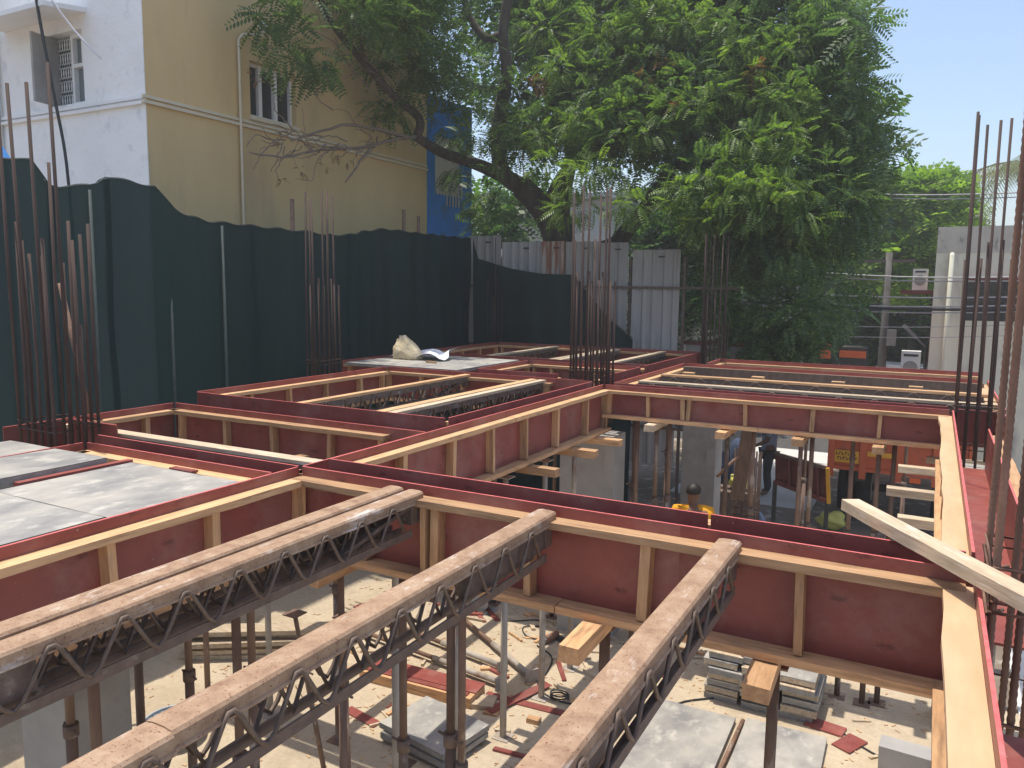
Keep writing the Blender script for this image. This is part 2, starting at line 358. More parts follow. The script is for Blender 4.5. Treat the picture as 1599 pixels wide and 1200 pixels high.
# ------------------------------------------------------------------ ground
struct('ground', MB().box((-150, -50, FLOOR - 0.6), (150, 260, FLOOR - 0.06)), 'earth')
struct('floor_slab', MB().box((-7.9, -3, FLOOR - 0.3), (0.95, 8.35, FLOOR)), 'floor')
struct('side_ground', MB().box((0.955, -3, FLOOR - 0.3), (6, 12, FLOOR - 0.03)), 'pale_ground')
struct('road', MB().box((-60, 20.5, FLOOR - 0.3), (60, 27.5, FLOOR - 0.05)), 'asphalt')
struct('lane', MB().box((-4.4, 14.8, FLOOR - 0.3), (-1.75, 20.49, FLOOR - 0.046)), 'pale_ground')
struct('pavement', MB().box((-60, 27.6, FLOOR - 0.3), (60, 29.6, FLOOR + 0.08)), 'conc_grey')

# ------------------------------------------------------------------ beam formwork
def wood(ax, old=False): return ('oldwood_' if old else 'wood_') + ax
def form_panel(label, axis, c, a0, a1, zt, depth, side, studs=(), cuts=(), rail=(0.092, 0.034), brail=0.078, rail_to=None, drop=0.052, gap=0.0, wide=False, warp=0.0):
    """one beam side: film-faced plywood with a timber frame on its bay side. axis 'x': plane x=c, runs along y."""
    T = Thing('beam_formwork', label, 'formwork', 'plywood beam sides')
    def P(u, n, z): return (c + n * side, u, z) if axis == 'x' else (u, c + n * side, z)
    def bx(mb, u0, u1, n0, n1, z0, z1, **k): return mb.box(P(u0, n0, z0), P(u1, n1, z1), **k)
    edges = [a0, *cuts, a1]
    for i in range(len(edges) - 1):
        u0, u1 = edges[i] + (gap / 2 if i else 0), edges[i + 1] - (gap / 2 if i < len(edges) - 2 else 0)
        dz = random.uniform(-0.002, 0.002) if i else 0
        T.part('plywood_sheet', bx(MB(), u0, u1, -0.012, 0, zt - depth, zt + dz, top=1), ['ply', 'ply_edge'])
    ra = 'y' if axis == 'x' else 'x'
    r0, r1 = a0 + 0.004, (rail_to if rail_to is not None else a1 - 0.004)
    w, t = rail
    # top rail in lengths
    n = max(1, round((r1 - r0) / 2.2)); zz = zt - drop
    for i in range(n):
        u0 = r0 + (r1 - r0) * i / n + (0.002 if i else 0); u1 = r0 + (r1 - r0) * (i + 1) / n
        d = random.uniform(-0.004, 0.004) if i else 0
        mb = MB(); k = 8; vs = []; 
        for j in range(k + 1):
            u = u0 + (u1 - u0) * j / k; e = random.uniform(-0.006, 0.006); e2 = random.uniform(-0.004, 0.004)
            wv = warp * math.sin(math.pi * j / k)
            vs += [P(u, 0.001, zz - t + d), P(u, w + e + wv, zz - t + d + e2), P(u, w + e + wv, zz + d), P(u, 0.001, zz + d)]
        fs = []
        for j in range(k):
            o = j * 4
            for q in range(4): fs.append((o + q, o + (q + 1) % 4, o + 4 + (q + 1) % 4, o + 4 + q))
        fs += [(3, 2, 1, 0), (k * 4, k * 4 + 1, k * 4 + 2, k * 4 + 3)]
        mb.add(vs, fs)
        T.part('top_rail', mb, 'raftwood' if wide else wood(ra))
    zb = zt - depth
    n = max(1, round((r1 - r0) / 1.7))
    for i in range(n):
        u0 = r0 + (r1 - r0) * i / n + (0.003 if i else 0); u1 = r0 + (r1 - r0) * (i + 1) / n
        e = random.uniform(-0.004, 0.006)
        T.part('bottom_rail', bx(MB(), u0, u1, 0.001, brail + 0.022 + e, zb + 0.002 + e * 0.4, zb + 0.036 + e * 0.4), wood(ra))
    for u in studs:
        hw = random.uniform(0.015, 0.024); tl = random.uniform(-0.013, 0.013); dp = min(w, brail) - random.uniform(0.006, 0.014)
        vs = [P(u - hw, 0.001, zb + 0.0415), P(u + hw, 0.001, zb + 0.0415), P(u + hw, dp, zb + 0.0415), P(u - hw, dp, zb + 0.0415),
              P(u - hw + tl, 0.001, zz - t - 0.0045), P(u + hw + tl, 0.001, zz - t - 0.0045), P(u + hw + tl, dp, zz - t - 0.0045), P(u - hw + tl, dp, zz - t - 0.0045)]
        T.part('stud', MB().add(vs, [(0, 3, 2, 1), (4, 5, 6, 7), (0, 1, 5, 4), (1, 2, 6, 5), (2, 3, 7, 6), (3, 0, 4, 7)]), wood('z'))
    return T.done()
def rng_studs(a, b, st):
    k = max(1, round((b - a) / st)); return [a + 0.03 + (b - a - 0.06) * i / k for i in range(k + 1)]

S = -0.074   # the two sunken bays
# nearest bay (camera end)
form_panel('red plywood beam side on the left of the nearest bay, below the slab plates', 'x', -3.068, -1.05, 3.2, 0, 0.47, 1, [-0.9, -0.3, 0.3, 0.9, 1.45, 2.03, 2.57, 3.16], [1.2])
form_panel('long dark red plywood beam side carrying the far ends of the foreground trusses', 'y', 3.217, -3.055, 0.17, 0, 0.475, -1, [-2.57, -2.192, -2.13, -1.6, -1.04, -0.39], [-0.9], brail=0.08)
form_panel('plywood beam side right of the nearest bay, topped by a wide pale board', 'x', 0.19, -1.05, 3.2, 0, 0.47, -1, rng_studs(-0.9, 3.0, 0.6), [1.2], rail=(0.10, 0.03), wide=True)
form_panel('plywood beam side closing the nearest bay below the viewpoint', 'y', -1.06, -3.05, 0.17, 0, 0.47, 1, rng_studs(-2.9, 0.1, 0.6))
# big open bay in the middle right
form_panel('red plywood beam side split by a narrow gap, near side of the big open bay', 'y', 3.443, -3.05, 0.17, 0.004, 0.475, 1, rng_studs(-2.95, 0.1, 0.6), [-0.83], gap=0.014)
form_panel('long plywood beam side with seven studs, left wall of the big open bay', 'x', -3.052, 3.46, 7.735, 0, 0.49, 1, [3.62, 4.08, 4.69, 5.27, 5.84, 6.475, 7.17, 7.69], [5.84], rail=(0.088, 0.034))
form_panel('shallow plywood beam side with six studs, far wall of the big open bay', 'y', 7.742, -3.035, 0.17, 0, 0.345, -1, [-2.98, -2.54, -2.175, -2.125, -1.555, -0.944, -0.373], [-2.15], rail=(0.075, 0.032), brail=0.06)
form_panel('warped plywood beam side with a broad pale board, right wall of the big open bay', 'x', 0.19, 3.46, 7.73, 0, 0.47, -1, rng_studs(3.6, 7.6, 0.62), [5.6], rail=(0.10, 0.03), wide=True, warp=-0.012)
# sunken bay with the grey plates
form_panel('plywood beam side along the right edge of the plated bay at lower left', 'x', -3.308, -1.05, 3.23, S, 0.40, -1, rng_studs(-0.9, 3.1, 0.6))
form_panel('plywood beam side behind the two steel plates, far edge of the plated bay', 'y', 3.243, -5.03, -3.325, S, 0.40, -1, rng_studs(-4.9, -3.4, 0.5), [-4.72])
form_panel('plywood beam side at the left edge of the plated bay beside the leftmost rebar column', 'x', -5.042, 1.2, 3.225, S, 0.40, 1, rng_studs(1.3, 3.1, 0.6), [2.86])
# sunken bay with one steel span
form_panel('blotched plywood beam side just behind the plated bay', 'y', 3.461, -5.22, -3.31, S, 0.42, 1, rng_studs(-5.1, -3.4, 0.6))
form_panel('plywood beam side on the right of the narrow sunken bay', 'x', -3.296, 3.475, 4.765, S, 0.42, -1, rng_studs(3.55, 4.7, 0.5))
form_panel('plywood beam side with four timber studs, far wall of the narrow sunken bay', 'y', 4.781, -6.07, -3.31, S, 0.40, -1, [-5.955, -5.374, -4.813, -4.202, -3.69, -3.655], rail_to=-3.63, brail=0.07)
form_panel('short plywood beam side at the left of the narrow sunken bay, against the green net', 'x', -6.084, 3.48, 4.77, S, 0.40, 1, [3.6, 4.1, 4.45])
# middle bay with trusses
form_panel('tall red plywood beam side facing the camera, near edge of the middle truss bay', 'y', 5.035, -6.07, -3.29, 0, 0.48, 1, rng_studs(-6.0, -3.4, 0.6), [-5.9])
form_panel('plywood beam side on the right of the middle truss bay', 'x', -3.274, 5.05, 7.94, 0, 0.48, -1, rng_studs(5.2, 7.8, 0.6), [7.2])
form_panel('plywood beam side on the left of the middle truss bay, five studs, near the net', 'x', -6.086, 5.05, 7.94, 0, 0.42, 1, [5.2, 5.66, 6.2, 6.78, 7.38, 7.8])
form_panel('plywood beam side at the far end of the middle truss bay', 'y', 7.956, -6.07, -3.29, 0, 0.42, -1, [-6.03, -5.526, -4.932, -4.3, -3.83, -3.78], rail_to=-3.75)
# small bay behind it
form_panel('plywood beam side, near edge of the small bay beside the tall rebar column', 'y', 8.411, -5.0, -3.9, 0, 0.42, 1, rng_studs(-4.9, -4.0, 0.5))
form_panel('plywood beam side, left edge of the small bay next to the plated deck', 'x', -5.012, 8.42, 9.81, 0, 0.42, 1, [8.6, 9.2, 9.7])
form_panel('plywood beam side, far edge of the small bay behind the tall rebar column', 'y', 9.82, -5.0, -3.38, 0, 0.42, -1, [-4.9, -4.62, -4.0, -3.5])
form_panel('plywood beam side, right edge of the small bay behind the tall rebar column', 'x', -3.369, 8.45, 9.81, 0, 0.42, -1, [8.6, 9.2, 9.7])
# far left bay
form_panel('plywood beam side in front of the far bay, behind the stone on the deck', 'y', 10.17, -7.23, -3.39, 0, 0.42, 1, rng_studs(-7.1, -3.5, 0.7))
form_panel('plywood beam side on the left of the far bay, running along the net', 'x', -7.246, 10.18, 12.86, 0, 0.42, 1, rng_studs(10.3, 12.8, 0.6))
form_panel('plywood beam side at the far end of the far bay, under the metal sheets', 'y', 12.874, -7.23, -3.39, 0, 0.42, -1, rng_studs(-7.15, -3.5, 0.75))
form_panel('plywood beam side on the right of the far bay, ending at the far rebar column', 'x', -3.37, 10.0, 13.05, 0, 0.42, -1, rng_studs(10.1, 12.8, 0.7), [11.9])
form_panel('plywood beam side left of the plated deck with the stone, against the net', 'x', -7.1, 8.3, 10.1, 0, 0.4, 1, [8.4, 9.2, 10.0])
# far right bay
form_panel('plywood beam side, near edge of the far right bay with lengthwise spans', 'y', 8.05, -3.02, 0.16, -0.013, 0.34, 1, rng_studs(-2.9, 0.1, 0.7))
form_panel('plywood beam side with pale rail, left edge of the far right bay', 'x', -3.052, 8.06, 10.8, -0.013, 0.38, 1, rng_studs(8.2, 10.7, 0.7))
form_panel('plywood beam side, far edge of the far right bay', 'y', 10.816, -3.04, 0.5, -0.013, 0.40, -1, rng_studs(-2.9, 0.4, 0.8))
form_panel('plywood beam side with pale board, right edge of the far right bay', 'x', 0.60, 8.1, 10.8, -0.013, 0.38, -1, rng_studs(8.2, 10.7, 0.7), rail=(0.10, 0.03), wide=True)
form_panel('plywood beam side of the last beam before the street', 'y', 11.70, -2.75, 0.55, 0, 0.40, -1, rng_studs(-2.7, 0.5, 0.8))
form_panel('short plywood beam side at the left end of the last beam before the street', 'x', -2.76, 10.95, 11.69, 0, 0.40, 1, [11.0, 11.6])
# outer right beam
form_panel('outer plywood side of the right edge beam, behind the ribbed rebar', 'x', 0.47, 3.75, 7.6, -0.12, 0.36, 1, rng_studs(3.9, 7.5, 0.7), [5.4])

def soffit(label, a, b): solo('beam_soffit', MB().box(a, b), 'ply', label, 'soffit board', 'beam soffit boards')
soffit('red soffit board in the trough between the nearest bay and the big open bay', (-3.05, 3.23, -0.476), (0.17, 3.43, -0.464))
soffit('red soffit board in the trough left of the nearest bay', (-3.295, -1.0, -0.476), (-3.081, 3.2, -0.464))
soffit('red soffit board in the trough left of the big open bay', (-3.262, 3.48, -0.486), (-3.065, 7.73, -0.474))
soffit('red soffit board behind the far wall of the big open bay', (-3.02, 7.756, -0.346), (0.16, 8.036, -0.334))
soffit('sunlit pink soffit board along the right edge beam beside the big open bay', (0.205, 3.75, -0.472), (0.456, 7.55, -0.46))
soffit('red soffit board in the near right corner below the ribbed rebar', (0.205, -1.0, -0.472), (0.62, 2.95, -0.46))
soffit('red soffit board in the trough behind the plated bay', (-5.0, 3.26, -0.484), (-3.31, 3.447, -0.472))
soffit('red soffit board in the trough behind the narrow sunken bay', (-6.05, 4.8, -0.484), (-3.29, 5.02, -0.472))
soffit('red soffit board in the trough behind the middle truss bay', (-6.05, 7.97, -0.43), (-3.3, 8.397, -0.418))
soffit('red soffit board between the small bay and the far right bay', (-3.355, 8.3, -0.43), (-3.066, 12.8, -0.418))
# column box at the right far corner
cb = Thing('column_box', 'dark red plywood column box at the base of the tall right rebar column', 'formwork')
cb.part('plywood_sheet', MB().box((0.206, 8.05, -0.36), (0.60, 8.062, -0.03), top=1), ['ply', 'ply_edge'])
cb.part('plywood_sheet', MB().box((0.585, 7.62, -0.36), (0.597, 8.04, -0.03), top=1), ['ply', 'ply_edge'])
cb.done()
cb = Thing('column_box', 'dark plywood column box around the leftmost rebar column', 'formwork')
cb.part('plywood_sheet', MB().box((-5.84, 3.14, -0.50), (-5.828, 3.60, -0.03), top=1), ['ply', 'ply_edge'])
cb.part('plywood_sheet', MB().box((-5.82, 3.61, -0.50), (-5.24, 3.622, -0.03), top=1), ['ply', 'ply_edge'])
cb.done()

# ------------------------------------------------------------------ steel lattice spans
def span(label, p, q, w=0.105, depth=0.185, lattice=True, period=0.235, top='rust_top', plank=None, rodm='rod', plate=None, group='steel lattice spans'):
    p, q = Vector(p), Vector(q); d = (q - p).normalized(); r = d.cross(Vector((0, 0, 1))).normalized(); L = (q - p).length
    T = Thing('lattice_span', label, 'truss', group); h = w / 2
    prof = [(-h * 1.12, -0.052), (-h * 1.12, -0.046), (-h, -0.043), (-h, -0.010), (-h * 0.86, -0.001), (-h * 0.4, 0.003), (h * 0.4, 0.003), (h * 0.86, -0.001), (h, -0.010), (h, -0.043), (h * 1.12, -0.046), (h * 1.12, -0.052), (h * 0.9, -0.052), (h * 0.86, -0.014), (-h * 0.86, -0.014), (-h * 0.9, -0.052)]
    if plank:
        T.part('top_plank', MB().bar(p + Vector((0, 0, -0.01)), q + Vector((0, 0, -0.01)), w * 1.0, 0.026, jit=0.002), plank)
        T.part('top_chord', MB().sweep([(a * 0.94, b - 0.025) for a, b in prof], p, q), 'dark_steel')
    else:
        k = max(1, round(L / 2.2)); mb = MB()
        for i in range(k):
            a = p + d * (L * i / k); b = p + d * (L * (i + 1) / k)
            o = Vector((0, 0, 0.004 if i % 2 else 0)); mb.sweep([(x * (1 if i % 2 == 0 else 0.93), y) for x, y in prof], a + o, b + o)
        T.part('top_chord', mb, top)
    if lattice:
        for sgn in (-1, 1):
            pts = []; n = int(L / period)
            ph = 0.5 if sgn > 0 else 0.0
            for i in range(n):
                s0 = (i + ph) * period
                if s0 + period * 0.6 > L - 0.05 or s0 < 0.12: continue
                for (f_, z_) in ((-0.5, -depth + 0.008), (-0.38, -depth + 0.03), (-0.10, -0.045), (-0.04, -0.028), (0.04, -0.028), (0.10, -0.045), (0.38, -depth + 0.03)):
                    pts.append(p + d * (s0 + f_ * period) + r * (sgn * h * 1.02) + Vector((0, 0, z_)))
            if len(pts) > 3: T.part('lattice_rod', MB().tube(pts, 0.0075, 6), rodm)
    if lattice:
        pts = []
        for i in range(int(L / 0.15)):
            s0 = 0.15 * i + 0.1
            if s0 > L - 0.15: break
            pts += [p + d * s0 + Vector((0, 0, -depth + 0.01)), p + d * (s0 + 0.065) + Vector((0, 0, -0.05)), p + d * (s0 + 0.085) + Vector((0, 0, -0.05))]
        T.part('lattice_rod', MB().tube(pts, 0.008, 6), rodm)
    for sgn in (-1, 1):
        a = p + d * 0.10 + r * (sgn * h * 0.62) + Vector((0, 0, -depth)); b = q - d * 0.10 + r * (sgn * h * 0.62) + Vector((0, 0, -depth))
        T.part('bottom_chord', MB().sweep([(-0.02, -0.018), (0.02, -0.018), (0.02, 0.018), (0.012, 0.018), (0.012, -0.008), (-0.02, -0.008)], a, b), 'dark_steel')
    for (e, sg) in ((p, 1), (q, -1)):
        c0 = e + d * (sg * 0.02); c1 = e + d * (sg * 0.09)
        T.part('end_plate', MB().bar(c0 + Vector((0, 0, -0.10)) , c1 + Vector((0, 0, -0.10)), w * 0.72, 0.10), 'dark_steel')
        T.part('end_diagonal', MB().bar(c1 + Vector((0, 0, -0.06)), e + d * (sg * 0.62) + Vector((0, 0, -depth + 0.02)), 0.055, 0.02), 'dark_steel')
    if plate:
        a, b = plate; u = p + d * a; v_ = p + d * b
        T.part('inner_member', MB().sweep([(-0.03, -depth + 0.03), (0.03, -depth + 0.03), (0.03, -0.06), (-0.03, -0.06)], u, v_), 'dark_steel')
    return T.done()
ZT = -0.022
span('leftmost of the two rusty steel trusses lying side by side in the nearest bay', (-2.385, -0.95, ZT), (-2.385, 3.185, ZT), plate=(3.3, 4.0))
span('right one of the two rusty steel trusses lying side by side in the nearest bay', (-2.262, -0.95, ZT - 0.004), (-2.262, 3.185, ZT - 0.004), plate=(1.0, 2.2))
span('single rusty steel truss in the centre foreground, cement smeared on top', (-1.525, -0.95, ZT), (-1.525, 3.19, ZT), w=0.108, plate=(3.4, 4.05))
span('rightmost rusty steel truss of the foreground, ending near the centre of the far rail', (-0.683, -0.95, ZT), (-0.683, 3.185, ZT), w=0.108, depth=0.17, plate=(0.8, 3.2))
span('left steel span with a pale plank top in the middle truss bay', (-4.87, 5.06, ZT), (-4.87, 7.94, ZT), w=0.085, depth=0.2, plank='wood_y')
span('left half of the doubled steel span in the middle truss bay', (-3.985, 5.06, ZT), (-3.985, 7.94, ZT), w=0.085, depth=0.2, plank='wood_y')
span('right half of the doubled steel span in the middle truss bay', (-3.87, 5.06, ZT), (-3.87, 7.94, ZT), w=0.085, depth=0.2, plank='oldwood_y')
span('weathered steel span lying along the near edge of the narrow sunken bay', (-5.98, 3.70, S - 0.028), (-3.36, 3.70, S - 0.028), w=0.10, depth=0.13, lattice=False, plank='oldwood_x')
span('leftmost steel span in the far bay in front of the metal sheets', (-6.0, 10.2, ZT), (-6.0, 12.85, ZT), w=0.10, plank='oldwood_y')
span('middle steel span in the far bay, left of a pair', (-4.93, 10.2, ZT), (-4.93, 12.85, ZT), w=0.09, plank='oldwood_y')
span('middle steel span in the far bay, right of a pair', (-4.81, 10.2, ZT), (-4.81, 12.85, ZT), w=0.09, plank='oldwood_y')
span('rightmost steel span in the far bay, beside the tall column', (-4.0, 10.2, ZT), (-4.0, 12.85, ZT), w=0.10, plank='oldwood_y')
span('nearest lengthwise steel span with loop lattice in the far right bay', (-2.95, 8.60, -0.035), (0.58, 8.60, -0.035), w=0.10, depth=0.17, period=0.33, plank='oldwood_x', rodm='rod')
span('second lengthwise steel span with loop lattice in the far right bay', (-2.95, 9.45, -0.035), (0.58, 9.45, -0.035), w=0.12, depth=0.17, period=0.33, plank='wood_x', rodm='rod')
solo('timber_joist', MB().bar((-2.95, 10.42, -0.085), (0.55, 10.42, -0.085), 0.09, 0.13, jit=0.004), 'brown_board', 'brown timber joist on edge at the back of the far right bay', 'joist')
for i, (x, y) in enumerate(((-2.75, 9.62), (-1.9, 9.62), (-1.0, 9.62), (-0.2, 9.62))):
    solo('packing_block', MB().box((x, y, -0.06), (x + 0.14, y + 0.12, -0.02)), 'wood_x', ['leftmost', 'second from left', 'second from right', 'rightmost'][i] + ' pale packing block behind the second span of the far right bay', 'wood block', 'packing blocks in the far right bay')
for i, x in enumerate((-4.55, -4.05, -3.55)):
    solo('cross_timber', MB().bar((x, 3.74, S - 0.30), (x + 0.13, 4.70, S - 0.30), 0.085, 0.035, jit=0.003), 'wood_y',
         ['left', 'middle', 'right'][i] + ' of the three pale cross timbers inside the narrow sunken bay', 'timber')

# ------------------------------------------------------------------ slab plates
def slab_plate(label, x0, x1, y0, y1, zt, th=0.05, rz=0.0, tilt=0.0, name='slab_plate'):
    c = Vector(((x0 + x1) / 2, (y0 + y1) / 2, zt)); T = Thing(name, label, 'steel plate', 'steel slab plates')
    def tr(mb):
        a, b = math.cos(rz), math.sin(rz)
        mb.v = [(c.x + (x - c.x) * a - (y - c.y) * b, c.y + (x - c.x) * b + (y - c.y) * a, z + (x - c.x) * tilt) for x, y, z in mb.v]; return mb
    n = 10
    mb = MB().grid(lambda u, v: (x0 + (x1 - x0) * u, y0 + (y1 - y0) * v, zt + 0.002 * math.sin(u * 9) * math.sin(v * 7)), n, n)
    T.part('skin', tr(mb), 'plate')
    f = MB()
    for (a, b) in (((x0, y0), (x1, y0 + 0.02)), ((x0, y1 - 0.02), (x1, y1)), ((x0, y0 + 0.021), (x0 + 0.02, y1 - 0.021)), ((x1 - 0.02, y0 + 0.021), (x1, y1 - 0.021))):
        f.box((a[0], a[1], zt - th), (b[0], b[1], zt - 0.0035))
    T.part('frame', tr(f), 'plate_side')
    return T.done()
slab_plate('raised grey steel plate at the far left, nearest the leftmost rebar', -5.55, -4.50, 1.9, 3.03, S - 0.005, 0.06)
slab_plate('grey steel plate in the plated bay nearest the crossing of beams', -4.40, -3.40, 2.30, 3.12, S - 0.042)
slab_plate('stained grey steel plate at the left picture edge in the plated bay', -4.44, -3.42, 1.28, 2.27, S - 0.030)
slab_plate('grey steel plate out at the left edge under the raised plate', -5.50, -4.50, 0.9, 1.86, S - 0.03)
solo('packing_strip', MB().bar((-4.46, 2.45, S - 0.045), (-4.46, 3.16, S - 0.045), 0.05, 0.02), 'ply', 'red plywood packing strip between the raised plate and the lower plates', 'plywood strip')
solo('packing_strip', MB().bar((-4.05, 3.15, S - 0.04), (-3.85, 3.15, S - 0.04), 0.05, 0.012), 'ply', 'small red plywood scrap behind the plates of the plated bay', 'plywood strip')
for i, y in enumerate((1.05, 1.95, 2.8)):
    solo('timber_joist', MB().bar((-5.6, y, S - 0.125), (-3.33, y, S - 0.125), 0.07, 0.08, jit=0.003), 'oldwood_x', ['nearest', 'middle', 'farthest'][i] + ' timber joist hidden below the steel plates of the plated bay', 'joist')
# plated deck with the stone
for i, x in enumerate((-7.02, -6.42, -5.82)):
    slab_plate(['leftmost', 'middle', 'rightmost'][i] + ' grey steel plate of the deck under the stone', x, x + 0.59, 8.25, 9.95, -0.02, 0.04)
st = MB()
_k = [(-0.20, -0.12, 0), (0.20, -0.13, 0), (0.24, 0.08, 0), (-0.17, 0.13, 0), (-0.21, -0.09, 0.16), (-0.17, 0.02, 0.335), (-0.10, 0.07, 0.34), (0.02, -0.05, 0.28), (0.10, 0.04, 0.22), (0.21, -0.06, 0.10), (0.22, 0.07, 0.08), (-0.02, -0.145, 0.12), (-0.18, 0.12, 0.2), (0.03, 0.13, 0.18)]
import bmesh
_bm = bmesh.new(); [_bm.verts.new((-6.62 + a, 9.15 + b_, -0.016 + c_)) for a, b_, c_ in _k]; bmesh.ops.convex_hull(_bm, input=_bm.verts); _bm.verts.index_update()
st.v = [tuple(v.co) for v in _bm.verts]; st.f = [tuple(v.index for v in f.verts) for f in _bm.faces]; st.mi = [0] * len(st.f); st.sm = [False] * len(st.f); _bm.free()
_pl = []
_c0 = Vector((-6.61, 9.14, 0.11))
for f_ in st.f:
    a_, b_, c_ = (Vector(st.v[k_]) for k_ in f_[:3]); n_ = (b_ - a_).cross(c_ - a_).normalized()
    if n_.dot(a_ - _c0) < 0: n_ = -n_
    _pl.append((n_, n_.dot(a_ - _c0)))
def _rock(d):
    r_ = min(o_ / max(1e-4, n_.dot(d)) for n_, o_ in _pl if n_.dot(d) > 1e-3)
    return r_ * (1 + 0.045 * math.sin(17 * d.x + 9 * d.z) * math.sin(13 * d.y + 5) + 0.03 * math.sin(31 * d.z + 20 * d.x))
st = MB().ball(_c0, 1.0, 40, fn=_rock)
solo('stone', st, 'rock', 'yellow-brown broken stone lying on the plated deck', 'stone')
solo('cloth', MB().grid(lambda u, v: (-7.0 + 0.98 * u + 0.06 * math.sin(7 * v), 9.05 + 0.55 * v, -0.012 + 0.09 * abs(math.sin(6 * u + 2 * v)) * (0.3 + u) + 0.05 * v), 16, 8), 'cloth_white', 'crumpled white cloth under the stone on the plated deck', 'cloth')
solo('wood_offcut', MB().bar((-6.1, 8.85, -0.005), (-5.9, 8.80, -0.005), 0.03, 0.02), 'wood_x', 'short yellow stick on the plated deck right of the stone', 'wood scrap')

# ------------------------------------------------------------------ loose plank and timbers
_pa, _pb = Vector((-0.285, 3.84, 0.030)), Vector((0.335, 2.76, 0.066)); _L = (_pb - _pa).length
_pm = MB()
for _i in range(10):
    _pm.add([(sx_ * (0.041 + random.uniform(-0.001, 0.001)), -_L / 2 + _L * _i / 9, sz_ * (0.025 + random.uniform(-0.001, 0.001))) for sx_, sz_ in ((-1, -1), (1, -1), (1, 1), (-1, 1))], [])
_pm.f = [(4 * i + q, 4 * i + (q + 1) % 4, 4 * i + 4 + (q + 1) % 4, 4 * i + 4 + q) for i in range(9) for q in range(4)] + [(3, 2, 1, 0), (36, 37, 38, 39)]
_pm.mi = [0] * len(_pm.f); _pm.sm = [False] * len(_pm.f)
_po = link_mesh('plank', _pm, 'oldwood_y', (0, 0, 0)); _po.location = (_pa + _pb) / 2; _po.rotation_euler = (_pb - _pa).to_track_quat('Y', 'Z').to_euler()
tag(_po, 'loose weathered plank lying across the corner of two beams at right', 'plank')
def bearer(label, p, q, w=0.10, h=0.07, old=False, group='timber bearers under the beams'):
    ax = 'x' if abs(q[0] - p[0]) > abs(q[1] - p[1]) else 'y'
    return solo('timber_bearer', MB().bar(p, q, w, h, jit=0.005), wood(ax, old), label, 'timber', group)
for i, y in enumerate((5.85, 6.72, 7.36)):
    bearer(['nearest', 'middle', 'farthest'][i] + ' timber bearer poking out below the left wall of the big open bay', (-3.5, y, -0.532), (-2.70, y, -0.532), 0.095, 0.065)
for y in (3.9, 4.9): bearer(('nearer' if y < 4 else 'farther') + ' hidden timber bearer below the left wall of the big open bay', (-3.5, y, -0.532), (-2.85, y, -0.532))
for i, x in enumerate((-2.47, -1.75, -1.045, -0.365)):
    bearer(['first', 'second', 'third', 'fourth'][i] + ' timber bearer from left poking out below far wall of the open bay', (x, 7.52, -0.388), (x, 8.25, -0.388), 0.10, 0.065, old=(i == 0))
for i, (y, x0) in enumerate(((8.0, 0.02), (7.45, -0.19), (6.55, -0.235), (5.72, -0.13), (4.85, -0.15), (4.1, -0.15))):
    bearer(['farthest', 'second farthest', 'third farthest', 'fourth farthest', 'fifth farthest', 'nearest'][i] + ' grey timber bearer poking out below the open bay right wall', (x0, y, -0.508), (0.62, y, -0.508), 0.075, 0.06, True)
for i, (x, y0) in enumerate(((-2.75, 2.95), (-1.245, 2.84), (-0.50, 2.90))):
    bearer(['left', 'middle', 'right'][i] + ' of the three heavy timber bearers under the beam carrying foreground trusses', (x, y0, -0.512), (x - 0.02, 3.62, -0.512), 0.095, 0.07)
bearer('short timber bearer on a prop below the doubled trusses at lower left', (-3.62, 3.2, -0.535), (-3.12, 3.34, -0.535), 0.11, 0.07)
for i, y in enumerate((0.4, 1.2, 2.0, 2.8)): bearer(['first', 'second', 'third', 'fourth'][i] + ' timber bearer from the camera under the beam left of the nearest bay', (-3.5, y, -0.515), (-2.9, y, -0.515))

# ------------------------------------------------------------------ props
def prop(x, y, top, label, group, r=0.03, grey=False, lean=(0, 0), split=None):
    b = Vector((x + lean[0], y + lean[1], FLOOR)); t = Vector((x, y, top)); s_ = split if split else random.uniform(0.55, 0.7)
    T = Thing('steel_prop', label, 'prop', group); mname = 'prop_grey' if grey else 'prop'
    md = b.lerp(t, s_)
    T.part('base_plate', MB().box((b.x - 0.075, b.y - 0.075, FLOOR), (b.x + 0.075, b.y + 0.075, FLOOR + 0.008)), mname)
    T.part('outer_tube', MB().tube([b + Vector((0, 0, 0.008)), md], r, 10), mname)
    T.part('inner_tube', MB().tube([md, t - Vector((0, 0, 0.008))], r * 0.8, 10), mname)
    T.part('collar', MB().tube([md - Vector((0, 0, 0.04)), md + Vector((0, 0, 0.03))], r * 1.35, 10).tube([md + Vector((-0.09, 0.02, 0)), md + Vector((0.09, -0.02, 0))], 0.008, 6), 'dark_steel')
    T.part('head_plate', MB().box((x - 0.06, y - 0.06, top - 0.008), (x + 0.06, y + 0.06, top)), mname)
    return T.done()
ORD = ['first', 'second', 'third', 'fourth', 'fifth', 'sixth', 'seventh', 'eighth', 'ninth', 'tenth']
G = 'steel props under the formwork'
for i, y in enumerate((4.1, 4.87, 5.64, 6.4, 7.07)): prop(-3.08, y, -0.566, ORD[i] + ' grey-brown prop from the camera under the left wall of the big open bay', 'props under the left wall of the big open bay', grey=True)
for i, y in enumerate((0.4, 1.2, 2.0, 2.8)): prop(-3.15, y, -0.552, ORD[i] + ' dark prop from the camera under the beam left of the nearest bay', 'props left of the nearest bay')
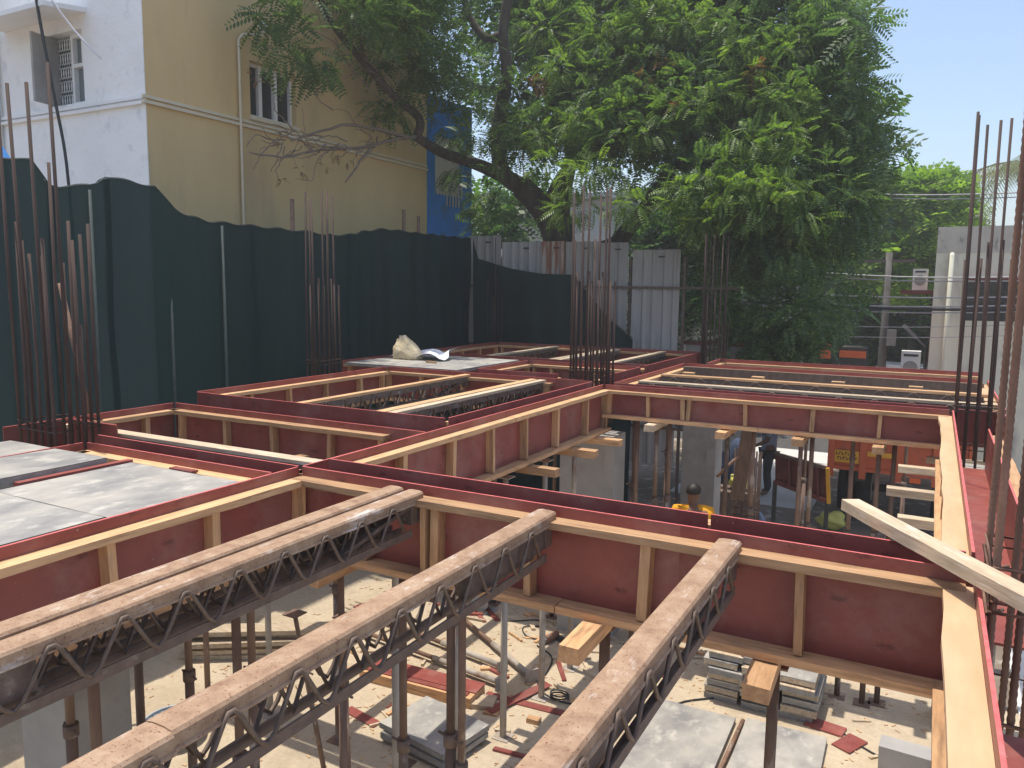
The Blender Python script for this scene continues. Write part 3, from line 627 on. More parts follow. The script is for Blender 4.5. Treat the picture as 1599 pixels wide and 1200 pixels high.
for i, (x, r) in enumerate(((-2.86, 0.024), (-2.43, 0.028), (-2.12, 0.03), (-2.05, 0.026), (-1.262, 0.032), (-0.495, 0.03))):
    prop(x, 3.30, -0.549 if i in (0, 4, 5) else -0.478, ['slim dark steel prop under the far ends of the doubled trusses', 'steel prop left of the pair of props in the centre foreground', 'left of the two dark props standing together in the centre foreground', 'right of the two dark props standing together in the centre foreground', 'thick brown steel prop behind the heavy middle timber bearer', 'dark steel prop holding the right heavy timber bearer in the foreground'][i], G, r=r)
for i, (x, y) in enumerate(((-2.47, 7.8), (-2.70, 7.86), (-2.36, 7.9), (-1.75, 7.84), (-1.50, 7.88), (-1.045, 7.82), (-0.955, 7.9), (-0.59, 7.86), (-0.365, 7.82), (-0.24, 7.9))):
    prop(x, y, -0.422 if i in (0, 3, 5, 8) else -0.35, 'rusty steel prop under the far wall of the big open bay, ' + ['leftmost but one', 'leftmost', 'third from left', 'fourth from left', 'fifth from left', 'sixth from left', 'seventh from left', 'third from right', 'second from right', 'rightmost'][i], 'props under the far wall of the big open bay', r=0.027)
for i, (x, y) in enumerate(((0.33, 7.45), (0.32, 6.55), (0.33, 5.72), (0.33, 4.85), (0.33, 4.1))):
    prop(x, y, -0.54, ORD[4 - i] + ' steel prop from the camera under the right edge beam', 'props under the right edge beam', grey=i % 2 == 0)
for i, (x, y, l) in enumerate(((-3.55, 3.27, (0, 0)), (-4.2, 3.33, (0, 0)), (-4.75, 3.35, (0, 0)), (-5.3, 3.35, (0, 0)), (-4.0, 2.4, (0, 0)), (-4.6, 2.2, (0, 0)), (-3.7, 1.8, (0, 0)))):
    prop(x, y, -0.57 if i == 0 else -0.5, 'dark prop under the plated bay, ' + ['rightmost', 'fifth from left', 'third from left', 'leftmost', 'fourth from left', 'second from left', 'sixth from left'][i] + ' behind the doubled trusses', 'props under the plated bay', r=0.03, lean=l)
for i, (x, y) in enumerate(((-5.9, 4.88), (-5.1, 4.9), (-4.3, 4.9), (-3.6, 4.9), (-5.5, 8.15), (-4.6, 8.15), (-3.8, 8.15))):
    prop(x, y, -0.486 if i < 4 else -0.432, ['leftmost', 'second from left', 'third from left', 'rightmost', 'leftmost', 'middle', 'rightmost'][i] + ' brown steel prop under the ' + ('beam behind the narrow sunken bay' if i < 4 else 'beam behind the middle truss bay'), 'props under the ' + ('beam behind the narrow sunken bay' if i < 4 else 'beam behind the middle truss bay'), r=0.027, grey=(i % 3 == 1))
prop(-3.75, 4.35, -1.45, 'slanting thin steel prop behind the doubled trusses', G, r=0.02, lean=(0.25, -0.25))
prop(-3.85, 3.95, -1.3, 'slanting steel strut leaning left behind the doubled trusses', G, r=0.02, lean=(-0.2, 0.5))
for i, (x, y) in enumerate(((-2.6, 10.9), (-1.4, 10.95), (-0.2, 10.95), (-3.2, 9.2), (-3.2, 10.6))):
    prop(x, y, -0.44, ['left rear', 'middle rear', 'right rear', 'near left', 'farther left'][i] + ' steel prop under the far right bay', 'props under the far right bay', r=0.027)

# ------------------------------------------------------------------ concrete columns below
def conc_column(label, x0, x1, y0, y1, top):
    T = Thing('concrete_column', label, 'column', 'concrete columns of the floor below')
    T.part('shaft', MB().box((x0, y0, FLOOR), (x1, y1, top)), 'conc_grey')
    T.part('arris', MB().box((x1 - 0.10, y0 - 0.006, FLOOR), (x1 + 0.004, y0 - 0.001, top - 0.05)), 'conc_grey')
    return T.done()
conc_column('broad pale concrete column below the left far corner of the big open bay', -3.60, -2.965, 7.86, 8.22, -0.58)
conc_column('grey concrete column behind the props, left of the orange truck', -2.60, -2.20, 9.25, 9.6, -0.45)
conc_column('grey concrete column low at the left below the doubled trusses', -4.75, -4.2, 2.55, 2.9, -0.55)
conc_column('concrete column under the right rebar column', 0.22, 0.58, 7.66, 8.02, -0.5)

# ------------------------------------------------------------------ rebar columns
def rebar_cage(label, bars, ties, x0, x1, y0, y1, r=0.010, ribs=False, mname='rebar', tr=0.005):
    T = Thing('rebar_column', label, 'rebar', 'rebar starter columns')
    for (x, y, zb, zt, lx, ly) in bars:
        p = Vector((x, y, zb)); q = Vector((x + lx, y + ly, zt))
        if ribs:
            n = int((zt - zb) / 0.016); pts = [p.lerp(q, i / n) for i in range(n + 1)]
            mb = MB(); vs = []; fs = []; k = 10
            for i, pt in enumerate(pts):
                rr = r * (1.13 if i % 2 else 0.93)
                for j in range(k):
                    t = 2 * math.pi * j / k; s_ = math.sin(t) * 0.010
                    vs.append((pt.x + math.cos(t) * rr, pt.y + math.sin(t) * rr, pt.z + abs(math.sin(t)) * 0.014 + s_ * 0.3))
            for i in range(n):
                for j in range(k):
                    a = i * k + j; b = i * k + (j + 1) % k; fs.append((a, b, b + k, a + k))
            mb.add(vs, fs, 0, True); T.part('vertical_bar', mb, mname)
        else:
            md = p.lerp(q, 0.5) + Vector((random.uniform(-0.006, 0.006), random.uniform(-0.006, 0.006), 0))
            T.part('vertical_bar', MB().tube([p, md, q], r, 7), mname)
    for (z, dx) in ties:
        e = 0.014; j = lambda: random.uniform(-0.008, 0.008)
        c = [(x0 - e, y0 - e), (x1 + e, y0 - e), (x1 + e, y1 + e), (x0 - e, y1 + e), (x0 - e, y0 - e), (x0 - e + 0.05, y0 - e + 0.05)]
        T.part('tie', MB().tube([(a + dx, b, z + j()) for a, b in c], tr, 6), mname)
    return T.done()
def ring(x0, x1, y0, y1, nx, ny):
    pts = [(x0 + (x1 - x0) * i / (nx - 1), y) for y in (y0, y1) for i in range(nx)]
    pts += [(x, y0 + (y1 - y0) * j / (ny - 1)) for x in (x0, x1) for j in range(1, ny - 1)]
    return pts
def cage(label, x0, x1, y0, y1, nx, ny, zb, talls, shorts, zt, zs, ties, r=0.010, lean=(0, 0), **k):
    bars = []; P = ring(x0, x1, y0, y1, nx, ny)
    for i, (x, y) in enumerate(P):
        h = (talls[i % len(talls)] if i % 2 == 0 else shorts[i % len(shorts)])
        bars.append((x, y, zb, h, lean[0] + random.uniform(-0.018, 0.018), lean[1] + random.uniform(-0.02, 0.02)))
    return rebar_cage(label, bars, ties, x0, x1, y0, y1, r, **k)
TB = [(-0.02, 0), (0.0, 0.004), (0.05, -0.004)]
cage('leftmost tall rebar column standing before the green net', -5.72, -5.30, 3.20, 3.52, 6, 4, -0.5, [2.46, 1.45, 2.33, 1.35, 2.32, 1.3, 1.87], [1.30, 1.42, 1.15, 1.2, 0.7], 0, 0, [(-0.03, 0), (0.02, 0.004), (-0.36, 0)], r=0.012, lean=(-0.02, 0))
cage('slim rebar column left of centre, against the green net by the yellow building', -6.62, -6.36, 7.10, 7.40, 5, 4, -0.4, [2.10, 2.25, 2.02, 2.5], [1.12, 1.02, 1.08, 1.1], 0, 0, [(0.12, 0), (0.08, 0.004)], r=0.011)
cage('dense tall rebar column in the centre between the bays', -3.56, -3.16, 8.0, 8.28, 7, 4, -0.5, [2.05, 2.08, 2.12, 2.1, 1.55], [1.15, 1.1, 1.05, 1.2], 0, 0, [(0.0, 0), (0.06, 0.004), (0.10, -0.004), (-0.3, 0)], r=0.0125)
cage('faint rebar column at the far left corner, in front of the net', -7.52, -7.34, 12.95, 13.2, 3, 2, -0.4, [1.15, 1.25, 1.95], [0.9, 0.85], 0, 0, [(0.1, 0)], r=0.009)
cage('rebar column at the far end of the far bay, below the tree', -3.28, -2.95, 12.55, 12.85, 6, 4, -0.4, [1.9, 1.95, 1.88, 1.92], [1.0, 0.95, 0.5], 0, 0, [(0.05, 0), (0.02, 0)], r=0.013)
cage('tall rebar column at the right, ahead of the cream building', 0.225, 0.56, 7.70, 8.0, 5, 3, -0.5, [2.50, 2.44, 2.42, 2.48, 2.2], [1.54, 1.3, 1.54, 1.45], 0, 0, [(0.0, 0), (0.03, 0.004), (0.055, -0.004), (-0.33, 0)], r=0.0115, lean=(-0.012, 0.02))
cage('thick ribbed rebar column at the right picture edge', 0.245, 0.58, 3.10, 3.50, 5, 3, FLOOR, [2.6, 2.5], [2.5, 2.55], 0, 0, [(-0.10, 0), (-0.06, 0.006), (0.02, 0), (0.06, 0.004), (-0.5, 0), (-0.7, 0), (-0.95, 0), (-1.2, 0), (-1.5, 0)], r=0.0125, ribs=True, mname='rebar_ribbed', tr=0.006, lean=(0.02, 0.01))
# lower starter cage with ties seen inside the big open bay
cage('dark rebar cage with close ties standing inside the open bay on the floor', -1.86, -1.62, 8.75, 9.0, 3, 3, FLOOR, [-0.75, -0.9], [-0.95, -0.8], 0, 0, [(-2.6 + 0.085 * i, 0.004 * (i % 3)) for i in range(16)], r=0.011)
solo('board', MB().bar((-1.80, 8.66, -1.30), (-1.69, 8.64, -0.42), 0.15, 0.022, up=(0, 1, 0)), 'brown_board', 'upright brown board tied to the dark rebar cage in the open bay', 'board')
solo('pipe_stub', MB().tube([(-1.78, 8.55, -0.78), (-1.98, 8.45, -1.02)], 0.018, 8), 'rust', 'short rusty pipe sticking out beside the upright brown board', 'pipe')

# ------------------------------------------------------------------ things on the floor
def fbox(name, label, cat, x, y, rz, lx, ly, h, m_, z=FLOOR, group=None, jit=0.003):
    d = Vector((math.cos(rz), math.sin(rz), 0)) * lx / 2
    c = Vector((x, y, z + h / 2))
    return solo(name, MB().bar(c - d, c + d, ly, h, jit=jit), m_, label, cat, group)
PLT = math.radians(-16)
slab_plate('top grey steel plate of the low pile with striped shadows on the floor', -3.96, -3.20, 5.02, 5.60, FLOOR + 0.15, 0.05, rz=-0.18)
slab_plate('bottom grey steel plate of the low pile on the floor', -3.93, -3.20, 5.00, 5.58, FLOOR + 0.085, 0.05, rz=-0.15)
fbox('timber', 'timber runner under the low pile of plates', 'timber', -3.57, 5.15, 0.0, 0.7, 0.08, 0.035, 'oldwood_x')
fbox('formwork_board', 'red plywood topped timber box board lying on the floor in the centre', 'board', -4.2, 6.0, 0.06, 1.25, 0.30, 0.10, 'wood_x', z=FLOOR)
fbox('plywood_strip', 'red plywood strip lying on the long timber board on the floor', 'plywood strip', -4.2, 6.05, 0.06, 1.26, 0.20, 0.014, 'ply', z=FLOOR + 0.1)
fbox('plywood_strip', 'second red plywood strip on the long timber board, nearer side', 'plywood strip', -4.22, 5.91, 0.05, 1.2, 0.06, 0.012, 'ply', z=FLOOR + 0.1)
def lying_prop(label, a, b, block=True):
    T = Thing('lying_prop', label, 'prop', 'props lying on the floor'); a, b = Vector(a), Vector(b); md = a.lerp(b, 0.55)
    T.part('outer_tube', MB().tube([md, b], 0.03, 10), 'prop_grey'); T.part('inner_tube', MB().tube([a, md], 0.024, 10), 'rust')
    d = (b - a).normalized(); T.part('end_plate', MB().bar(b, b + d * 0.02, 0.15, 0.15), 'prop_grey')
    return T.done()
z0 = FLOOR + 0.06
lying_prop('brown prop lying slantwise on the floor in the centre', (-4.85, 7.6, z0), (-3.30, 6.62, z0))
lying_prop('upper of two parallel props lying on the floor', (-5.5, 6.98, z0), (-3.66, 6.66, z0))
lying_prop('lower of two parallel props lying on the floor', (-5.4, 6.6, z0), (-3.52, 6.36, z0))
fbox('plywood_strip', 'red plywood strip lying on top of a crossed pair', 'plywood strip', -3.25, 6.27, 1.23, 0.78, 0.10, 0.014, 'ply', z=FLOOR + 0.016)
fbox('plywood_strip', 'red plywood strip underneath in a crossed pair', 'plywood strip', -3.15, 6.22, 0.06, 0.85, 0.09, 0.012, 'ply')
fbox('wood_block', 'small square wood block near the crossed red strips', 'wood scrap', -3.36, 5.98, 0.1, 0.14, 0.2, 0.02, 'wood_x')
fbox('wood_block', 'grey offcut block beside the low pile of plates', 'wood scrap', -3.5, 6.02, 0.3, 0.22, 0.2, 0.05, 'oldwood_x')
fbox('wood_block', 'pale chunk next to the crossed red strips', 'wood scrap', -2.95, 5.98, 0.1, 0.12, 0.07, 0.045, 'wood_x')
fbox('plywood_strip', 'red plywood offcut behind the foreground truss at lower left of the floor', 'plywood strip', -4.35, 5.28, -0.2, 0.42, 0.1, 0.014, 'ply')
fbox('plywood_strip', 'small red plywood scrap at the right end of the wire', 'plywood strip', -0.40, 7.02, 1.1, 0.28, 0.17, 0.018, 'ply')
fbox('plywood_strip', 'red plywood scrap touching the stack of shutter boards', 'plywood strip', -0.62, 7.20, -0.15, 0.33, 0.17, 0.018, 'ply')
fbox('plywood_strip', 'red plywood piece leaning near the distant floor edge', 'plywood strip', -5.9, 7.4, 1.3, 0.5, 0.12, 0.02, 'ply')
# big plates on the floor at lower right
slab_plate('large pale steel plate flat on the floor, left of the cable gap', -2.05, -1.33, 5.35, 6.87, FLOOR + 0.05, 0.05, rz=0.02)
slab_plate('large pale steel plate flat on the floor, right of the cable gap', -1.24, -0.56, 5.35, 6.93, FLOOR + 0.055, 0.05, rz=0.02)
solo('pipe', MB().tube([(-1.29, 5.5, FLOOR + 0.03), (-1.285, 6.9, FLOOR + 0.03)], 0.02, 8), 'rust', 'thin rusty pipe in the gap between two floor plates', 'pipe')
# stack of shutter boards
k = 0
for j in range(7):
    for i in range(3):
        if j == 6 and i == 2: continue
        x = -1.70 + i * 0.335 + random.uniform(-0.035, 0.035); y = 7.15 + random.uniform(-0.05, 0.05); z = FLOOR + j * 0.072
        T = Thing('shutter_board', ['left', 'middle', 'right'][i] + ' column of the stacked shutter boards, ' + ['bottom', 'second', 'third', 'fourth', 'fifth', 'sixth', 'top'][j] + ' grey board', 'shutter board', 'stacked shutter boards')
        T.part('skin', MB().box((x, y, z + 0.052), (x + 0.32, y + 0.62, z + 0.062)), 'plate' if (i + j) % 3 else 'oldwood_y')
        T.part('frame', MB().box((x + 0.004, y + 0.004, z), (x + 0.030, y + 0.61, z + 0.051)).box((x + 0.29, y + 0.004, z), (x + 0.316, y + 0.61, z + 0.051)).box((x + 0.031, y + 0.004, z + 0.004), (x + 0.289, y + 0.025, z + 0.051)).box((x + 0.031, y + 0.585, z + 0.004), (x + 0.289, y + 0.61, z + 0.051)), 'oldwood_y' if j % 2 else 'plate_side')
        T.done()
fbox('concrete_block', 'grey concrete block on the floor at the lower right', 'block', 0.05, 6.85, -0.05, 0.42, 0.2, 0.2, 'conc_grey')
for i, (x, y, rz) in enumerate(((-6.5, 5.35, -0.02), (-6.45, 5.42, 0.03), (-6.5, 5.5, 0.0), (-6.42, 5.38, 0.05), (-6.5, 5.46, -0.03), (-6.47, 5.4, 0.02))):
    fbox('plank', ['bottom', 'second', 'third', 'fourth', 'fifth', 'top'][i] + ' dark plank of the pile behind the doubled trusses', 'plank', x + 0.4, y + 0.35, 0.55 + rz, 1.6, 0.22, 0.045, 'oldwood_x', z=FLOOR + i * 0.05, group='dark plank pile')
# circular saw, buckets, wire coil, cable
sw = Thing('circular_saw', 'small hand circular saw lying on the floor beyond the slanting prop', 'saw')
sx, sy = -4.62, 7.85
sw.part('blade', MB().tube([(sx, sy - 0.005, FLOOR + 0.12), (sx, sy + 0.005, FLOOR + 0.12)], 0.11, 20, smooth=False), 'wire_grey')
sw.part('guard', MB().tube([(sx + 0.13 * math.cos(t), sy + 0.03, FLOOR + 0.13 + 0.13 * math.sin(t)) for t in [math.pi * i / 9 for i in range(10)]], 0.028, 8), 'dark_metal')
sw.part('motor', MB().tube([(sx + 0.05, sy + 0.04, FLOOR + 0.13), (sx + 0.05, sy + 0.2, FLOOR + 0.13)], 0.055, 12), 'dark_metal')
sw.part('base_plate', MB().box((sx - 0.16, sy - 0.06, FLOOR + 0.0), (sx + 0.16, sy + 0.16, FLOOR + 0.006)), 'wire_grey')
sw.done()
dr = Thing('hand_drill', 'pink and silver hand drill lying on the floor', 'drill')
dx, dy = -3.55, 7.45
dr.part('body', MB().tube([(dx, dy, FLOOR + 0.05), (dx + 0.05, dy + 0.2, FLOOR + 0.05)], [0.045, 0.04], 10), 'skin')
dr.part('handle', MB().bar((dx + 0.05, dy + 0.17, FLOOR + 0.03), (dx + 0.17, dy + 0.13, FLOOR + 0.03), 0.05, 0.04), 'dark_metal')
dr.part('chuck', MB().tube([(dx, dy, FLOOR + 0.05), (dx - 0.03, dy - 0.1, FLOOR + 0.045)], [0.03, 0.012], 10), 'wire_grey')
dr.done()
def cable(name, label, pts, r, m_):
    P = [Vector(p) for p in pts]; out = []
    for i in range(len(P) - 1):
        a, b, c_, d = P[max(i - 1, 0)], P[i], P[i + 1], P[min(i + 2, len(P) - 1)]
        for t in (0, 0.25, 0.5, 0.75):
            out.append(0.5 * ((2 * b) + (c_ - a) * t + (2 * a - 5 * b + 4 * c_ - d) * t * t + (3 * b - a - 3 * c_ + d) * t ** 3))
    out.append(P[-1]); return solo(name, MB().tube(out, r, 6), m_, label, 'cable')
zf = FLOOR + 0.012
cable('cable', 'black cable running from the drill to the coil on the floor', [(-3.6, 7.35, zf), (-3.35, 7.2, zf), (-3.25, 6.9, zf), (-3.22, 6.6, zf), (-3.05, 6.45, zf), (-2.8, 6.42, zf), (-2.3, 6.55, zf), (-2.1, 6.6, zf), (-1.95, 6.75, zf), (-1.85, 7.0, zf), (-1.5, 7.3, zf)], 0.008, 'cable_black')
cable('cable', 'black cable looping on the floor left of the drill', [(-4.5, 7.8, zf), (-4.2, 7.75, zf), (-3.9, 7.95, zf), (-3.75, 7.85, zf), (-3.95, 7.7, zf), (-3.8, 7.5, zf), (-3.6, 7.5, zf)], 0.007, 'cable_black')
cable('cable', 'thin wire across the floor past the small red scraps at lower right', [(-0.55, 7.25, zf), (-0.3, 7.02, zf), (0.0, 6.85, zf), (0.25, 6.7, zf)], 0.007, 'cable_black')
solo('wire_coil', MB().tube([(-2.92 + 0.09 * math.cos(t), 6.47 + 0.075 * math.sin(t), FLOOR + 0.015 + 0.004 * t) for t in [i * 0.5 for i in range(26)]], 0.008, 6), 'cable_black', 'small dark coil of wire at the foot of a prop', 'wire coil')
bk = Thing('mortar_pan', 'pale round mortar pan on the floor at lower left', 'pan')
bk.part('bowl', MB().tube([(-5.55, 4.22, FLOOR + 0.01), (-5.55, 4.22, FLOOR + 0.10), (-5.55, 4.22, FLOOR + 0.17)], [0.13, 0.2, 0.245], 22, cap=False), 'bucket')
bk.part('bottom', MB().tube([(-5.55, 4.22, FLOOR + 0.003), (-5.55, 4.22, FLOOR + 0.012)], 0.135, 22), 'bucket')
bk.part('rim', MB().tube([(-5.55 + 0.247 * math.cos(t), 4.22 + 0.247 * math.sin(t), FLOOR + 0.17) for t in [2 * math.pi * i / 24 for i in range(25)]], 0.01, 6), 'bucket')
bk.done()
for i in range(80):
    x = random.uniform(-5.6, -2.0); y = random.uniform(5.2, 8.1); rz = random.uniform(0, 3.14)
    L = random.choice([0.1, 0.14, 0.25, 0.4]); w_ = random.uniform(0.02, 0.06)
    mk_ = random.choice(['wood_x', 'oldwood_x', 'oldwood_y', 'wood_y', 'ply']); sz_ = 'long' if L > 0.2 else 'short'
    kd_ = {'p': 'red plywood', 'w': 'pale wood', 'o': 'grey weathered wood'}[mk_[0]]; zn_ = 'behind the low pile of plates' if x < -3.4 else 'around the crossed red strips'
    fbox('wood_offcut', sz_ + ' ' + kd_ + ' offcut scattered on the floor ' + zn_, 'wood scrap', x, y, rz, L, w_, random.uniform(0.012, 0.03), mk_, group=sz_ + ' ' + kd_ + ' offcuts ' + zn_)
for i in range(14):
    x = random.uniform(-0.9, 0.1); y = random.uniform(6.0, 8.0)
    fbox('wood_offcut', 'small grey wood scrap on the floor right of the stacked shutter boards', 'wood scrap', x, y, random.uniform(0, 3), random.uniform(0.06, 0.2), 0.03, 0.015, 'oldwood_x', group='wood scraps by the shutter boards')
chips = MB()
for i in range(900):
    x = random.uniform(-6.5, 0.2); y = random.uniform(4.0, 8.2); a = random.uniform(0, 3.14); L = random.uniform(0.006, 0.03)
    d = Vector((math.cos(a), math.sin(a), 0)) * L; chips.bar(Vector((x, y, FLOOR + 0.005)) - d, Vector((x, y, FLOOR + 0.005)) + d, random.uniform(0.006, 0.018), 0.006)
stuff('wood_chips', chips, 'raftwood', 'fine wood chips and sawdust litter on the floor', 'litter')
gv = MB()
for i in range(700):
    x = random.uniform(-3.2, 0.6); y = random.uniform(8.4, 12.0); s_ = random.uniform(0.02, 0.07)
    gv.ball((x, y, FLOOR - 0.05 + s_ * 0.3), (s_, s_ * 0.8, s_ * 0.6), 5)
stuff('rubble', gv, 'pale_ground', 'loose rubble strewn over the shaded ground behind the open bay', 'rubble')
for i in range(26):
    y = 9.0 + 0.09 * (i % 9); x0 = -3.9 + random.uniform(-0.1, 0.1); z = FLOOR + 0.02 + 0.07 * (i // 3)
    solo('stacked_pipe', MB().tube([(x0, y + random.uniform(-0.2, 0.2), z), (x0 + 1.6, y + random.uniform(-0.25, 0.25), z + random.uniform(-0.05, 0.08))], 0.022, 7), random.choice(['prop_grey', 'prop', 'pvc']), 'pale pipe in the heap of scaffold pipes behind the broad concrete column', 'pipe', 'heap of scaffold pipes')

# ------------------------------------------------------------------ green net fence
def net_run(u):  # path along the left boundary
    return (-7.35 - 0.75 * u, 1.6 + 11.7 * u)
def net_top(u):
    y = 1.6 + 11.7 * u
    K = [(1.6, 2.35), (4.18, 2.14), (4.50, 2.15), (4.55, 2.08), (4.62, 1.96), (4.73, 1.94), (5.09, 1.995), (5.13, 2.05), (5.23, 2.10), (5.82, 2.07), (5.89, 1.98), (6.01, 1.873), (6.26, 1.796), (6.64, 1.763), (7.39, 1.768), (8.39, 1.758), (8.67, 1.74), (9.27, 1.772), (9.67, 1.847), (10.38, 1.948), (11.26, 1.937), (13.3, 1.976)]
    for (a, za), (b, zb) in zip(K, K[1:]):
        if a <= y <= b: return za + (zb - za) * (y - a) / (b - a)
    return K[-1][1]
nf = Thing('net_fence', 'dark green shade net fence running along the left side of the site', 'net fence')
def nfn(u, v):
    x, y = net_run(u); zt = net_top(u); z = FLOOR + (zt - FLOOR) * v
    return (x + 0.05 * math.sin(y * 2.3 + 0.3 * z) + 0.022 * math.sin(y * 5.3 + 0.7 * math.sin(y * 2.1) + 0.5 * z) * (0.4 + 0.6 * math.sin(y * 0.9) ** 2) + 0.012 * math.sin(y * 13.7 + 2 * math.sin(1.3 * y)) * math.sin(y * 1.1 + z * 0.8) + 0.02 * math.sin(z * 3 + y * 1.7), y, z + 0.012 * math.sin(y * 13) * v)
nf.part('net', MB().grid(nfn, 420, 14), 'shade_net')
for y in (3.3, 5.0, 5.95, 6.75, 8.4, 10.4, 12.4):
    u = (y - 1.6) / 11.7; x, _ = net_run(u)
    front = y in (5.0, 5.95, 6.75)
    nf.part('post', MB().tube([(x + (0.065 if front else -0.09), y, FLOOR), (x + (0.05 if front else -0.09), y + 0.02, net_top(u) - (0.05 if y != 5.95 else 0.25))], 0.017, 8), 'net_post')
for y in (2.9, 4.62, 5.2, 7.35, 9.3, 11.1, 12.7):
    u0 = (y - 1.6) / 11.7
    nf.part('seam', MB().grid(lambda u, v, u0=u0: tuple(Vector(nfn(u0 + 0.006 * u, v * 0.995)) + Vector((0.012 + 0.006 * math.sin(v * 30 + u0 * 50), 0, 0))), 1, 24), 'shade_net')
nf.part('rope', MB().tube([Vector(nfn(i / 150, 1.0)) + Vector((0.01, 0, -0.012)) for i in range(151)], 0.008, 5), 'net_post')
nf.done()
nf = Thing('net_fence', 'dark green shade net sagging across the corrugated metal sheets', 'net fence')
def nf2(u, v):
    x = -8.1 + 3.35 * u
    K = [(-8.1, 1.98), (-8.0, 1.58), (-7.3, 1.39), (-6.6, 1.29), (-5.9, 1.27), (-5.75, 1.05), (-5.3, 0.55), (-4.75, 0.12)]
    zt = K[-1][1]
    for (a, za), (b, zb) in zip(K, K[1:]):
        if a <= x <= b: zt = za + (zb - za) * (x - a) / (b - a); break
    return (x, 13.42 + 0.03 * math.sin(x * 4) + 0.02 * math.sin(x * 11 + v * 6), FLOOR + (zt - FLOOR) * v)
nf.part('net', MB().grid(nf2, 60, 10), 'shade_net')
nf.part('rope', MB().tube([(-5.75, 13.38, 1.08), (-5.3, 13.38, 0.58), (-4.75, 13.38, 0.15)], 0.008, 5), 'prop')
nf.done()
solo('tarpaulin', MB().grid(lambda u, v: (-7.62 - 0.15 * v + 0.02 * math.sin(9 * u), 1.8 + 2.55 * u, 2.2 + 0.16 * v - 0.10 * u), 16, 3), 'tarp_blue', 'strip of bright blue tarpaulin showing above the net at the left edge', 'tarpaulin')
solo('leaning_pipe', MB().tube([(-6.55, 4.28, -0.25), (-6.85, 4.25, 1.0)], 0.022, 8), 'rust', 'rusty pipe leaning by the leftmost rebar column', 'pipe')
for i, (px_, h, y) in enumerate(((457, 1.95, 8.0), (631, 1.95, 11.5), (654, 1.93, 12.1))):
    p = at(px_, 340, x=-7.95 - 0.03 * i)
    solo('post', MB().tube([(p.x, p.y, FLOOR), (p.x, p.y, h + (0.25 if i == 0 else 0.35 if i == 1 else 0.3))], 0.03, 8), 'rust', ['short rusty post above the net below the yellow window', 'rusty post above the net near the blue wall', 'pale brown post above the net next to the blue wall'][i], 'post')

# ------------------------------------------------------------------ corrugated metal sheets
def sheet(label, x0, x1, zt, y, m_='sheet_metal', zb=-1.6, tilt=0.0):
    n = max(4, int((x1 - x0) / 0.035)); T = Thing('metal_sheet', label, 'metal sheet', 'corrugated hoarding sheets')
    def fn(u, v):
        x = x0 + (x1 - x0) * u; ph = ((x - x0) / 0.19) % 1
        d = 0.028 if ph < 0.25 else (0.0 if ph > 0.4 else 0.028 * (1 - (ph - 0.25) / 0.15))
        z = zb + (zt - zb) * v; return (x + tilt * (z - zb), y - d, z)
    T.part('skin', MB().grid(fn, n, 2, smooth=False), m_)
    T.part('fixing', MB().box((x0 + 0.55 * (x1 - x0), y - 0.045, zt - 0.14), (x0 + 0.55 * (x1 - x0) + 0.12, y - 0.032, zt - 0.115)), 'dark_metal')
    return T.done()
sheet('grey corrugated sheet at the left end of the hoarding, next to the blue wall', -8.45, -7.70, 2.05, 13.80)
sheet('grey corrugated sheet second from the left in the hoarding', -7.68, -6.80, 1.92, 13.83)
sheet('rust-streaked corrugated sheet in the middle of the hoarding', -6.78, -6.30, 1.915, 13.78, 'rusty_sheet')
sheet('grey corrugated sheet behind the tall central rebar column', -6.28, -5.60, 1.90, 13.81)
sheet('grey corrugated sheet with a gap on its right in the hoarding', -5.58, -5.02, 1.87, 13.79)
sheet('separate grey corrugated sheet standing at the right end of the hoarding', -4.92, -4.04, 1.73, 13.78, zb=-2.2)
rl = Thing('hoarding_frame', 'thin brown steel rails behind the corrugated hoarding sheets', 'fence frame')
for z in (1.05, -0.12, -1.5): rl.part('rail', MB().bar((-8.4, 13.735, z), (-3.0, 13.735, z), 0.03, 0.045), 'dark_steel')
for x in (-8.3, -6.78, -5.0, -3.98): rl.part('post', MB().bar((x, 13.87, FLOOR), (x, 13.87, 1.6), 0.05, 0.05), 'dark_steel')
rl.done()
wl = Thing('boundary_wall', 'low brown boundary wall below the tree at the far end', 'wall')
wl.part('wall', MB().box((-4.0, 14.2, FLOOR), (-2.9, 14.4, 0.02)), 'conc_grey'); wl.part('coping', MB().box((-4.05, 14.15, 0.021), (-2.85, 14.45, 0.09)), 'maroon'); wl.done()

# ------------------------------------------------------------------ yellow and white building
BX, BY = -9.3, 7.06
b = Thing('apartment_building', 'two-coloured building with white front and yellow side wall behind the green net', 'building')
ztop = 11.0; wl0 = 8.86; wl1 = 9.83; wz0, wz1 = 3.55, 4.36; d_ = 0.16
yw = MB()   # yellow wall with window opening
yw.box((BX - 0.3, BY, FLOOR), (BX, wl0, ztop)).box((BX - 0.3, wl1, FLOOR), (BX, 13.53, ztop)).box((BX - 0.3, wl0, FLOOR), (BX, wl1, wz0)).box((BX - 0.3, wl0, wz1), (BX, wl1, ztop))
b.part('side_wall', yw, 'yellow_plaster', label='yellow plastered side wall')
vx0, vx1, vz0, vz1 = -11.34, -10.55, 3.50, 4.47
ww = MB()
ww.box((-16, BY - 0.012, FLOOR), (vx0, BY + 0.3, ztop)).box((vx1, BY - 0.012, FLOOR), (BX - 0.301, BY + 0.3, ztop)).box((vx0, BY - 0.012, FLOOR), (vx1, BY + 0.3, vz0)).box((vx0, BY - 0.012, vz1), (vx1, BY + 0.3, ztop))
ww.box((BX - 0.3005, BY - 0.012, FLOOR), (BX + 0.004, BY - 0.001, ztop))
b.part('front_wall', ww, 'white_plaster', label='white plastered front wall')
